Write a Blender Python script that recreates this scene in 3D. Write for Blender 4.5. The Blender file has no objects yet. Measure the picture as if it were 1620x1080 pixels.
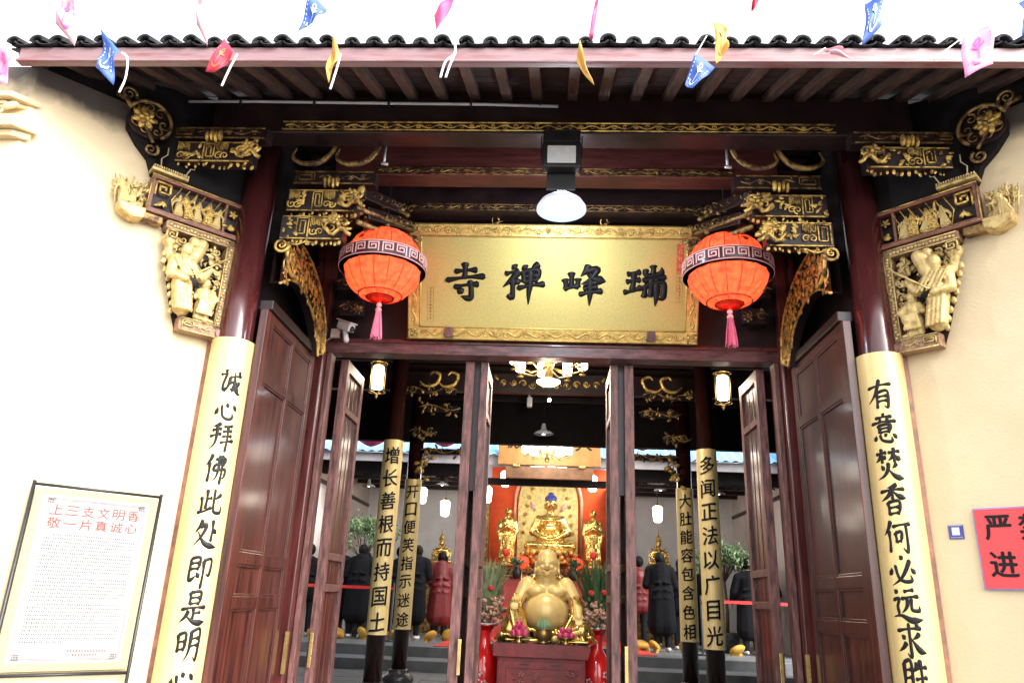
import bpy, bmesh, math, random
from mathutils import Vector, Matrix, Euler
S = bpy.context.scene
COL = S.collection
R = math.radians
PI = math.pi
# ---------------------------------------------------------------- camera
F, PIT, ROL, YAW = 1184.2, .331, .041, .058
fw = Vector((-math.sin(YAW)*math.cos(PIT), math.cos(YAW)*math.cos(PIT), math.sin(PIT)))
rt = Vector((math.cos(YAW), math.sin(YAW), 0)); up = rt.cross(fw)
rr = rt*math.cos(ROL) + up*math.sin(ROL); uu = -rt*math.sin(ROL) + up*math.cos(ROL)
cd = bpy.data.cameras.new('camera'); cam = bpy.data.objects.new('camera', cd); COL.objects.link(cam)
m = Matrix.Identity(4)
for i in range(3):
    m[i][0] = rr[i]; m[i][1] = uu[i]; m[i][2] = -fw[i]
m.translation = (.03, -4.866, 1.05)
cam.matrix_world = m
cd.sensor_width = 36; cd.lens = 36*F/1620; cd.clip_start = .05; cd.clip_end = 500
S.camera = cam
# ---------------------------------------------------------------- light
w = bpy.data.worlds.new('World'); S.world = w; w.use_nodes = True
nt = w.node_tree; nt.nodes.clear()
sky = nt.nodes.new('ShaderNodeTexSky'); sky.sky_type = 'NISHITA'; sky.sun_disc = False
SEL, SAZ = R(38), R(128)       # elevation; azimuth measured from +Y clockwise (towards +X)
sky.sun_elevation = SEL; sky.sun_rotation = SAZ; sky.dust_density = 4; sky.air_density = 1.2; sky.ozone_density = .6
bg = nt.nodes.new('ShaderNodeBackground'); bg.inputs[1].default_value = .15
ow = nt.nodes.new('ShaderNodeOutputWorld')
hs = nt.nodes.new('ShaderNodeHueSaturation'); hs.inputs['Saturation'].default_value = .18
nt.links.new(sky.outputs[0], hs.inputs['Color']); nt.links.new(hs.outputs[0], bg.inputs[0]); nt.links.new(bg.outputs[0], ow.inputs[0])
sl = bpy.data.lights.new('sun', 'SUN'); sl.energy = .5; sl.angle = R(20); sl.color = (1, .95, .88)
so = bpy.data.objects.new('sun', sl); COL.objects.link(so)
sd = Vector((math.sin(SAZ)*math.cos(SEL), math.cos(SAZ)*math.cos(SEL), math.sin(SEL)))
so.rotation_euler = sd.to_track_quat('Z', 'Y').to_euler(); so.location = sd*30
vs = S.view_settings; vs.view_transform = 'Standard'; vs.look = 'None'; vs.gamma = 1; vs.use_curve_mapping = False
vs.exposure = 2.15
S.cycles.max_bounces = 6; S.cycles.diffuse_bounces = 3; S.cycles.glossy_bounces = 3
S.cycles.sample_clamp_indirect = 4; S.cycles.caustics_reflective = False; S.cycles.caustics_refractive = False

# ---------------------------------------------------------------- materials
def mat(name, col, rough=.5, metal=0, var=.15, scale=6, bump=0, bscale=40, emit=None, es=0, coat=0, col2=None, stretch=None, spec=.5, thr=(.35, .65), trans=0, sss=0):
    mt = bpy.data.materials.new(name); mt.use_nodes = True
    n = mt.node_tree; b = n.nodes['Principled BSDF']; L = n.links.new
    b.inputs['Roughness'].default_value = rough; b.inputs['Metallic'].default_value = metal
    b.inputs['Coat Weight'].default_value = coat; b.inputs['Coat Roughness'].default_value = .12
    b.inputs['Specular IOR Level'].default_value = spec
    if trans: b.inputs['Transmission Weight'].default_value = trans
    if sss: b.inputs['Subsurface Weight'].default_value = sss; b.inputs['Subsurface Radius'].default_value = (.05, .03, .02)
    tc = n.nodes.new('ShaderNodeTexCoord'); mp = n.nodes.new('ShaderNodeMapping'); L(tc.outputs['Object'], mp.inputs[0])
    if stretch: mp.inputs['Scale'].default_value = stretch
    nz = n.nodes.new('ShaderNodeTexNoise'); nz.inputs['Scale'].default_value = scale; nz.inputs['Detail'].default_value = 7; nz.inputs['Roughness'].default_value = .65
    L(mp.outputs[0], nz.inputs['Vector'])
    cr = n.nodes.new('ShaderNodeValToRGB'); L(nz.outputs[0], cr.inputs[0])
    c2 = col2 or tuple(c*(1-var*1.6) for c in col); c1 = col if col2 else tuple(min(1, c*(1+var*.6)) for c in col)
    cr.color_ramp.elements[0].position = thr[0]; cr.color_ramp.elements[1].position = thr[1]
    cr.color_ramp.elements[0].color = (*c2, 1); cr.color_ramp.elements[1].color = (*c1, 1)
    L(cr.outputs[0], b.inputs['Base Color'])
    mr = n.nodes.new('ShaderNodeMapRange'); L(nz.outputs[0], mr.inputs[0])
    mr.inputs[3].default_value = max(.02, rough-.12); mr.inputs[4].default_value = min(1, rough+.15); L(mr.outputs[0], b.inputs['Roughness'])
    if bump:
        n2 = n.nodes.new('ShaderNodeTexNoise'); n2.inputs['Scale'].default_value = bscale; n2.inputs['Detail'].default_value = 5
        L(mp.outputs[0], n2.inputs['Vector'])
        bm = n.nodes.new('ShaderNodeBump'); bm.inputs['Strength'].default_value = bump; bm.inputs['Distance'].default_value = .01
        L(n2.outputs[0], bm.inputs['Height']); L(bm.outputs[0], b.inputs['Normal'])
    if emit:
        b.inputs['Emission Color'].default_value = (*emit, 1); b.inputs['Emission Strength'].default_value = es
    return mt
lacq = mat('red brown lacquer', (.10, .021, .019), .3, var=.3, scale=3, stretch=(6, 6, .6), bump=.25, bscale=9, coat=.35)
lacq_door = mat('door lacquer', (.085, .020, .014), .38, var=.5, scale=4, stretch=(7, 7, .35), bump=.16, bscale=7, coat=.3)
lacq_lint = mat('lintel lacquer', (.15, .06, .062), .38, var=.5, scale=7, stretch=(1, 5, 5), bump=.2, bscale=30)
lacq_worn = mat('dusty lacquer stile', (.18, .078, .070), .52, var=.5, scale=11, stretch=(3, 3, .5), bump=.2, bscale=30)
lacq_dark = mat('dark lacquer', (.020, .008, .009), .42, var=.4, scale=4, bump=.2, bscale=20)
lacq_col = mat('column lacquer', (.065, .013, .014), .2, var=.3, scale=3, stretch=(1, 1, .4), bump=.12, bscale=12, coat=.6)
fascia_m = mat('weathered fascia paint', (.25, .155, .165), .45, var=.3, scale=5, stretch=(.5, 2, 5), bump=.3, bscale=14, col2=(.19, .05, .05), thr=(.3, .52))
rafter_m = mat('rafter timber', (.075, .040, .026), .6, var=.4, scale=5, stretch=(6, .7, 6), bump=.3, bscale=20, col2=(.03, .010, .009))
board_m = mat('soffit boards', (.035, .014, .012), .65, var=.4, scale=5, bump=.2)
gold_old = mat('aged gilding', (.80, .54, .15), .42, metal=.55, var=.4, scale=14, bump=.5, bscale=70, col2=(.14, .07, .03), thr=(.38, .56))
gold_dim = mat('dull gilding', (.42, .27, .09), .45, metal=.5, var=.4, scale=16, bump=.4, bscale=70, col2=(.07, .03, .018), thr=(.4, .6))
gold_pale = mat('pale gilded carving', (.66, .50, .21), .42, metal=.3, var=.3, scale=22, bump=.5, bscale=60, col2=(.34, .20, .06), thr=(.32, .55))
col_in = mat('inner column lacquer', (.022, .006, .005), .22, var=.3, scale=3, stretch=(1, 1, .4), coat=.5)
gold_sh = mat('polished gold', (.90, .60, .18), .20, metal=.82, var=.15, scale=6, bump=.08, bscale=12)
gold_skin = mat('matt gold skin', (1.0, .71, .27), .34, metal=.15, var=.06, scale=5)
gold_paint = mat('gold board paint', (.78, .60, .27), .42, metal=.25, var=.08, scale=5, stretch=(12, 12, .3), bump=.12, bscale=14)
gold_paint2 = mat('brightened inner board gold', (.95, .74, .33), .4, metal=.1, var=.08, scale=5, stretch=(12, 12, .3), bump=.12, bscale=14)  # board gold with brighter colour, making up for the weaker light inside
gold_plq = mat('gold leaf ground', (.60, .50, .17), .38, metal=.45, var=.1, scale=60, bump=.3, bscale=160)
gold_frm = mat('gold carved frame', (.75, .52, .16), .32, metal=.6, var=.2, scale=18, bump=.3, bscale=60)
ink = mat('black lacquer ink', (.008, .008, .010), .42, var=.2, scale=10, spec=.25)
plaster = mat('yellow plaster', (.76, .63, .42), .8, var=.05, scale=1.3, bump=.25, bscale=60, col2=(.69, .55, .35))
plaster_trim = mat('yellow moulding', (.70, .54, .30), .75, var=.08, scale=3, bump=.2, bscale=40)
tile_m = mat('grey clay tile', (.030, .029, .032), .88, spec=.2, var=.35, scale=10, bump=.5, bscale=40)
stone_m = mat('grey stone floor', (.17, .18, .19), .45, var=.2, scale=3, bump=.1, bscale=30)
stone_dk = mat('dark stone base', (.06, .06, .065), .25, var=.3, scale=12)
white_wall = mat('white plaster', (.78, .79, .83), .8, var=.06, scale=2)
pink_wall = mat('pinkish hall plaster', (.60, .54, .52), .8, var=.08, scale=2)  # pinkish grey is the wall's own colour
grey_fas = mat('grey painted board', (.20, .19, .20), .6, var=.12)
awn_m = mat('blue corrugated sheet', (.16, .38, .72), .5, var=.05, emit=(.35, .6, 1), es=.0)
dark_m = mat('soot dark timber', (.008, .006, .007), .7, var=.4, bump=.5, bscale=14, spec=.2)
black_m = mat('black metal', (.015, .015, .017), .4, var=.3)
white_m = mat('white plastic', (.75, .76, .78), .35, var=.05)
red_m = mat('red painted wood', (.42, .05, .045), .35, var=.2, scale=8, bump=.1, coat=.2)
table_m = mat('carved red table', (.27, .035, .035), .42, var=.25, scale=9, bump=.25, bscale=60)
vase_m = mat('red glazed vase', (.72, .015, .015), .12, var=.05, coat=.8)
lant_m = mat('lit red lantern silk', (.70, .035, .02), .6, var=.05, emit=(1, .065, .022), es=.30)
lant_low = lant_m
silk = bpy.data.materials.new('translucent lantern silk'); silk.use_nodes = True
_n = silk.node_tree; _n.nodes.clear(); _o = _n.nodes.new('ShaderNodeOutputMaterial'); _d = _n.nodes.new('ShaderNodeBsdfDiffuse'); _t = _n.nodes.new('ShaderNodeBsdfTranslucent'); _m = _n.nodes.new('ShaderNodeMixShader')
_w = _n.nodes.new('ShaderNodeTexNoise'); _w.inputs['Scale'].default_value = 22; _w.inputs['Detail'].default_value = 6; _c = _n.nodes.new('ShaderNodeValToRGB'); _tc = _n.nodes.new('ShaderNodeTexCoord')
_n.links.new(_tc.outputs['Object'], _w.inputs['Vector']); _n.links.new(_w.outputs[0], _c.inputs[0])
_c.color_ramp.elements[0].position = .3; _c.color_ramp.elements[1].position = .7; _c.color_ramp.elements[0].color = (.66, .06, .035, 1); _c.color_ramp.elements[1].color = (.88, .15, .075, 1)
_n.links.new(_c.outputs[0], _d.inputs[0]); _n.links.new(_c.outputs[0], _t.inputs[0]); _m.inputs[0].default_value = .5
_n.links.new(_d.outputs[0], _m.inputs[1]); _n.links.new(_t.outputs[0], _m.inputs[2]); _n.links.new(_m.outputs[0], _o.inputs[0])
ribm = mat('lantern rib', (.35, .01, .01), .5)
bandm = mat('lantern dark band', (.05, .01, .012), .3, coat=.4)
pink_m = mat('pink tassel', (.80, .16, .28), .6, var=.15)
fret_pk = mat('pale pink fret print', (.85, .45, .45), .35, var=.1)
redcloth = mat('orange red backdrop', (.92, .10, .015), .7, var=.12, scale=3)
redcarpet = mat('red carpet', (.60, .05, .04), .9, var=.15)
redband = mat('red barrier tape', (.7, .03, .03), .5)
leaf_m = mat('green leaf', (.07, .15, .05), .45, var=.4, scale=10, col2=(.03, .08, .03))
leaf_pale = mat('pale variegated leaf', (.38, .42, .24), .5, var=.2, scale=12, col2=(.10, .18, .07))
petal_m = mat('dusty pink petals', (.62, .36, .27), .6, var=.25, scale=9, col2=(.42, .26, .17))
fruit_m = mat('pink fruit', (.78, .08, .22), .3, var=.15, scale=10)
lotus_m = mat('magenta lotus cloth', (.85, .10, .42), .5, var=.1)
cac_m = mat('pale green gourd', (.28, .45, .25), .45, var=.2)
brass_m = mat('aged brass', (.36, .24, .08), .3, metal=.8, var=.2)
skin_m = mat('skin', (.55, .36, .26), .5, var=.1)
hair_m = mat('black hair', (.006, .0055, .006), .6, var=.3, spec=.15)
coat_blk = mat('black coat', (.006, .0065, .009), .9, spec=.15, var=.3, bump=.4, bscale=12)
coat_nvy = mat('navy coat', (.009, .011, .018), .9, spec=.15, var=.3, bump=.4, bscale=12)
coat_red = mat('red padded coat', (.13, .006, .007), .55, var=.2, bump=.5, bscale=10)
trous_m = mat('dark trousers', (.012, .013, .017), .9, spec=.15, var=.3)
shoe_m = mat('pale shoe', (.5, .5, .5), .5)
cush_m = mat('yellow cushion cloth', (.50, .27, .03), .6, var=.2, scale=7, bump=.3, bscale=15)
bluehair = mat('blue statue hair', (.05, .06, .30), .5)
paper_m = mat('poster paper', (.36, .355, .35), .5, var=.02)
pbord_m = mat('poster gold border', (.37, .30, .14), .5, var=.05)
red_txt = mat('red print', (.30, .035, .02), .5)
grey_txt = mat('grey print', (.03, .035, .035), .6)
tan_ln = mat('tan print line', (.09, .06, .05), .6)
signred = mat('red sign vinyl', (.85, .07, .08), .4, var=.03)
signblue = mat('blue sign edge', (.25, .30, .70), .4)
sticker_b = mat('blue sticker', (.07, .08, .36), .35)
lampw = mat('lit white lamp glass', (.9, .88, .82), .4, emit=(1, .88, .70), es=3)
lampw2 = mat('lit small glass shade', (.9, .88, .82), .4, emit=(1, .90, .76), es=3.5)
bulb_m = mat('lit cold bulb', (1, 1, 1), .3, emit=(.80, .90, 1), es=25)
shade_m = mat('white enamel shade', (.80, .84, .92), .3, var=.03)
flood_m = mat('floodlight glass', (.62, .64, .66), .25, var=.05)
glass_dk = mat('dark lens', (.02, .02, .03), .1, coat=.5)
str_m = mat('white string', (.85, .83, .8), .6)
FL = {k: mat(k+' pennant cloth', c, .6, var=.06, scale=4) for k, c in dict(pink=(.66, .24, .44), palepink=(.66, .36, .42), blue=(.04, .10, .42), red=(.55, .03, .07), yellow=(.62, .34, .06), hotpink=(.66, .07, .20)).items()}
print_y = mat('yellow green print', (.60, .72, .45), .5)
print_p = mat('magenta print', (.75, .08, .32), .5)
print_r = mat('rust print', (.60, .20, .06), .5)

def darken_top(mt, z0=4.0, amp=.5, col=(.10, .085, .075)):     # greys the colour above a ragged height line, plus faint mottling
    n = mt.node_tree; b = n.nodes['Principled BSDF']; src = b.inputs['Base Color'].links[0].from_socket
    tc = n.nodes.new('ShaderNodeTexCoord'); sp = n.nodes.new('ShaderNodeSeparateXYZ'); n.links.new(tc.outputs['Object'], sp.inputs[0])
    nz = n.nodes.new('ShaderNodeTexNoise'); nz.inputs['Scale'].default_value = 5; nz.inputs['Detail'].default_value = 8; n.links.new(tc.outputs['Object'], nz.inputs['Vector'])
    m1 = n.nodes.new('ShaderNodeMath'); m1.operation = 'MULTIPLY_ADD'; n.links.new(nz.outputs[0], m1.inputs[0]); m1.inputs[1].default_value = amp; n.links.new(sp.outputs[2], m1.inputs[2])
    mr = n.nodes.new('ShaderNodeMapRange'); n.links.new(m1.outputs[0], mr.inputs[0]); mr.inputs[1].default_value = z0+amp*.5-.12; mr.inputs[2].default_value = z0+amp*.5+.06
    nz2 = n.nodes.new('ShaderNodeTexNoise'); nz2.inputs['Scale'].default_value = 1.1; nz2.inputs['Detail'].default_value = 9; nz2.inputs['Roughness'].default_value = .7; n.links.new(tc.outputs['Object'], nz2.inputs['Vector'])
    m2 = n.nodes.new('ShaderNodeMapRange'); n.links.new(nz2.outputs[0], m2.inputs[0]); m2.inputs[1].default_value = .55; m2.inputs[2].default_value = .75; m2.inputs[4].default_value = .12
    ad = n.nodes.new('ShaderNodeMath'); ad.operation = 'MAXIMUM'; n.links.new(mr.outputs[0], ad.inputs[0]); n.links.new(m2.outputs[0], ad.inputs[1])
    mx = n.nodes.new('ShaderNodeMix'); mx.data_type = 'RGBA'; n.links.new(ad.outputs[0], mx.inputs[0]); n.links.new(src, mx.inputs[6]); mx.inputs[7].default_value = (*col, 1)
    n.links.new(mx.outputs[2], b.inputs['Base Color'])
darken_top(plaster, 4.03, .35)
# ---------------------------------------------------------------- mesh helpers
class MB:
    def __init__(s): s.v = []; s.f = []
    def add(s, vs, fs):
        o = len(s.v); s.v += [tuple(p) for p in vs]; s.f += [tuple(i+o for i in q) for q in fs]; return s
    def box(s, x0, x1, y0, y1, z0, z1):
        return s.add([(x0,y0,z0),(x1,y0,z0),(x1,y1,z0),(x0,y1,z0),(x0,y0,z1),(x1,y0,z1),(x1,y1,z1),(x0,y1,z1)],
                     [(0,3,2,1),(4,5,6,7),(0,1,5,4),(1,2,6,5),(2,3,7,6),(3,0,4,7)])
    def obox(s, c, sz, rot):
        mt = rot if isinstance(rot, Matrix) else Euler(rot).to_matrix()
        vs = [Vector(c)+mt@Vector((a*sz[0]/2, b*sz[1]/2, d*sz[2]/2)) for d in (-1, 1) for a, b in ((-1,-1),(1,-1),(1,1),(-1,1))]
        return s.add(vs, [(0,3,2,1),(4,5,6,7),(0,1,5,4),(1,2,6,5),(2,3,7,6),(3,0,4,7)])
    def beam(s, p, q, wd, ht):     # box along p->q
        p = Vector(p); q = Vector(q); d = (q-p); L = d.length; mt = d.to_track_quat('X', 'Z').to_matrix()
        return s.obox((p+q)/2, (L, wd, ht), mt)
    def tube(s, pts, r, n=6, flat=1):
        pts = [Vector(p) for p in pts]; N = len(pts); rs = r if isinstance(r, (list, tuple)) else [r]*N
        vs = []; fs = []; a = None
        for i, p in enumerate(pts):
            t = (pts[min(i+1, N-1)]-pts[max(i-1, 0)])
            t = t.normalized() if t.length > 1e-9 else Vector((0, 0, 1))
            if a is None: a = t.cross(Vector((0, 1, 0))) if abs(t.y) < .9 else t.cross(Vector((1, 0, 0)))
            a = (a-t*a.dot(t)); a = a.normalized() if a.length > 1e-6 else t.orthogonal().normalized()
            b = t.cross(a)
            for k in range(n):
                an = 2*PI*k/n; vs.append(p+(a*math.cos(an)+b*math.sin(an)*flat)*rs[i])
        for i in range(N-1):
            for k in range(n):
                fs.append((i*n+k, i*n+(k+1) % n, (i+1)*n+(k+1) % n, (i+1)*n+k))
        fs.append(tuple(reversed(range(n)))); fs.append(tuple((N-1)*n+k for k in range(n)))
        return s.add(vs, fs)
    def lathe(s, prof, n=24, c=(0, 0, 0), a0=0, a1=2*PI, sq=None):
        full = abs(a1-a0-2*PI) < 1e-6; m_ = n if full else n+1; vs = []; fs = []
        for r, z in prof:
            for k in range(m_):
                an = a0+(a1-a0)*k/n; vs.append((c[0]+r*math.cos(an), c[1]+r*math.sin(an), c[2]+z))
        for i in range(len(prof)-1):
            for k in range(n):
                k2 = (k+1) % m_; fs.append((i*m_+k, i*m_+k2, (i+1)*m_+k2, (i+1)*m_+k))
        if full:
            if prof[0][0] > 1e-4: fs.append(tuple(reversed(range(m_))))
            if prof[-1][0] > 1e-4: fs.append(tuple((len(prof)-1)*m_+k for k in range(m_)))
        return s.add(vs, fs)
    def ell(s, c, r, nu=10, nv=7, rot=None):
        mt = Euler(rot).to_matrix() if rot else None; c = Vector(c); vs = [c+(mt@Vector((0, 0, -r[2])) if mt else Vector((0, 0, -r[2])))]; fs = []
        for j in range(1, nv):
            t = -PI/2+PI*j/nv
            for k in range(nu):
                a = 2*PI*k/nu; p = Vector((r[0]*math.cos(t)*math.cos(a), r[1]*math.cos(t)*math.sin(a), r[2]*math.sin(t)))
                vs.append(c+(mt@p if mt else p))
        vs.append(c+(mt@Vector((0, 0, r[2])) if mt else Vector((0, 0, r[2])))); T = len(vs)-1
        for k in range(nu): fs.append((0, 1+(k+1) % nu, 1+k)); fs.append((T, T-nu+k, T-nu+(k+1) % nu))
        for j in range(nv-2):
            for k in range(nu): fs.append((1+j*nu+k, 1+j*nu+(k+1) % nu, 1+(j+1)*nu+(k+1) % nu, 1+(j+1)*nu+k))
        return s.add(vs, fs)
    def cap(s, p, q, r0, r1, n=10):
        p = Vector(p); q = Vector(q); pts = []; rs = []; d = (q-p); d = d.normalized() if d.length > 1e-6 else Vector((0, 0, 1))
        for k in range(4): a = PI/2*k/3.2; pts.append(p-d*r0*math.cos(a)); rs.append(max(1e-4, r0*math.sin(a)) if k else r0*.05)
        pts.append(p); rs.append(r0); pts.append(q); rs.append(r1)
        for k in range(3, -1, -1): a = PI/2*k/3.2; pts.append(q+d*r1*math.cos(a)); rs.append(max(1e-4, r1*math.sin(a)) if k else r1*.05)
        return s.tube(pts, rs, n)
    def prism(s, pts, y0, y1):     # polygon in xz, extruded in y
        n = len(pts); vs = [(x, y0, z) for x, z in pts]+[(x, y1, z) for x, z in pts]
        return s.add(vs, [tuple(range(n)), tuple(range(2*n-1, n-1, -1))]+[(i, i+n, (i+1) % n+n, (i+1) % n) for i in range(n)])
    def xform(s, mt): s.v = [tuple(mt@Vector(p)) for p in s.v]; return s
    def join(s, o, mt=None): return s.add([mt@Vector(p) for p in o.v] if mt else o.v, o.f)
    def mesh(s, name, m_, smooth=False):
        me = bpy.data.meshes.new(name); me.from_pydata([tuple(p) for p in s.v], [], s.f); me.materials.append(m_)
        if smooth: me.polygons.foreach_set('use_smooth', [True]*len(me.polygons))
        me.update(); return me
    def build(s, name, m_, parent=None, smooth=False, bevel=0, loc=None, rz=None, fix=False):
        me = s.mesh(name, m_, smooth)
        if fix:
            b = bmesh.new(); b.from_mesh(me); bmesh.ops.recalc_face_normals(b, faces=b.faces); b.to_mesh(me); b.free()
        return link(name, me, parent, bevel, loc, rz)
def link(name, me, parent=None, bevel=0, loc=None, rz=None):
    o = bpy.data.objects.new(name, me); COL.objects.link(o); o.parent = parent
    if loc is not None: o.location = loc
    if rz is not None: o.rotation_euler.z = rz
    if bevel:
        b = o.modifiers.new('bevel', 'BEVEL'); b.width = bevel; b.segments = 2; b.limit_method = 'ANGLE'; b.harden_normals = False
    return o
def tag(o, label=None, cat=None, group=None, kind=None):
    if label: o['label'] = label
    if cat: o['category'] = cat
    if group: o['group'] = group
    if kind: o['kind'] = kind
    return o
def thing(name, label, cat, loc=(0, 0, 0), rz=0, group=None):
    o = bpy.data.objects.new(name, None); COL.objects.link(o); o.location = loc; o.rotation_euler = (0, 0, rz)
    o.empty_display_size = .1
    return tag(o, label, cat, group)
def dup(root, loc=None, rz=None, label=None, sx=1):
    def rec(o, par):
        c = o.copy(); COL.objects.link(c); c.parent = par
        for ch in list(o.children): rec(ch, c)
        return c
    r = rec(root, root.parent)
    if loc is not None: r.location = loc
    if rz is not None: r.rotation_euler.z = rz
    if label: r['label'] = label
    if sx != 1: r.scale = (sx*r.scale[0], r.scale[1], r.scale[2])
    return r
def blob(name, mb, vox, m_, parent=None, it=4, loc=None, fac=.5):
    me = mb.mesh(name+'_src', m_); o = bpy.data.objects.new('tmp', me); COL.objects.link(o)
    md = o.modifiers.new('r', 'REMESH'); md.mode = 'VOXEL'; md.voxel_size = vox; md.use_smooth_shade = True
    if it: sm = o.modifiers.new('s', 'SMOOTH'); sm.iterations = it; sm.factor = fac
    dg = bpy.context.evaluated_depsgraph_get(); dg.update()
    nm = bpy.data.meshes.new_from_object(o.evaluated_get(dg)); nm.name = name
    nm.materials.clear(); nm.materials.append(m_)
    nm.polygons.foreach_set('use_smooth', [True]*len(nm.polygons))
    bpy.data.objects.remove(o); bpy.data.meshes.remove(me)
    return link(name, nm, parent, loc=loc)
def light(name, loc, energy, color=(1, .82, .6), rad=.05, parent=None):
    l = bpy.data.lights.new(name, 'POINT'); l.energy = energy; l.color = color; l.shadow_soft_size = rad
    o = bpy.data.objects.new(name, l); COL.objects.link(o); o.location = loc; o.parent = parent; return o

# ---------------------------------------------------------------- lettering
def cr_pts(P, k=7):
    if len(P) == 2: return [P[0].lerp(P[1], i/k) for i in range(k+1)]
    out = []
    for i in range(len(P)-1):
        a = P[max(i-1, 0)]; b = P[i]; c = P[i+1]; d = P[min(i+2, len(P)-1)]
        for j in range(k):
            t = j/k; out.append(.5*((2*b)+(c-a)*t+(2*a-5*b+4*c-d)*t*t+(3*b-a-3*c+d)*t**3))
    out.append(P[-1].copy()); return out
PROF = dict(h=(6, 3.0, 3.2, 7), v=(7.5, 4.2, 4.4, 6), p=(7, 6, 4, 1), n=(1.5, 4, 7.5, 9, 1.5), d=(1.5, 6, 7.5, 3), g=(5.5, 4.6, 4.6, 5, 5.5, 1.2))
def brush(mb, spec, size, fn, h=.004, wt=1.15):
    # spec: strokes "t x,y x,y ..." on a 0..100 grid, y down; fn(u, v, h) -> point
    for st in spec.split(';'):
        tk = st.split(); pr = PROF[tk[0]]; P = [Vector([float(a) for a in t.split(',')]) for t in tk[1:]]
        if tk[0] in 'hv' and len(P) == 2:      # a little life in straight strokes
            mid = P[0].lerp(P[1], .5); dd = (P[1]-P[0]); P.insert(1, mid+Vector((dd.y, -dd.x))*.03)
        pts = cr_pts(P); N = len(pts); L = [0]
        for i in range(1, N): L.append(L[-1]+(pts[i]-pts[i-1]).length)
        tot = max(L[-1], 1e-6); vs = []; fs = []
        for i, p in enumerate(pts):
            t = L[i]/tot*(len(pr)-1); k = min(int(t), len(pr)-2); wd = (pr[k]+(pr[k+1]-pr[k])*(t-k))*wt
            if i in (0, N-1): wd *= .45
            d = pts[min(i+1, N-1)]-pts[max(i-1, 0)]; d.normalize(); nn = Vector((-d.y, d.x))
            if i == 0: p = p-d*wd*.5
            if i == N-1: p = p+d*wd*.5
            for q, hh in ((-1, 0), (-.6, .8), (0, 1), (.6, .8), (1, 0)):
                s_ = p+nn*wd*q; vs.append(fn((s_.x/100-.5)*size, (.5-s_.y/100)*size, h*hh+.0005))
        for i in range(N-1):
            for k in range(4): fs.append((i*5+k, i*5+k+1, (i+1)*5+k+1, (i+1)*5+k))
        mb.add(vs, fs)
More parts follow.
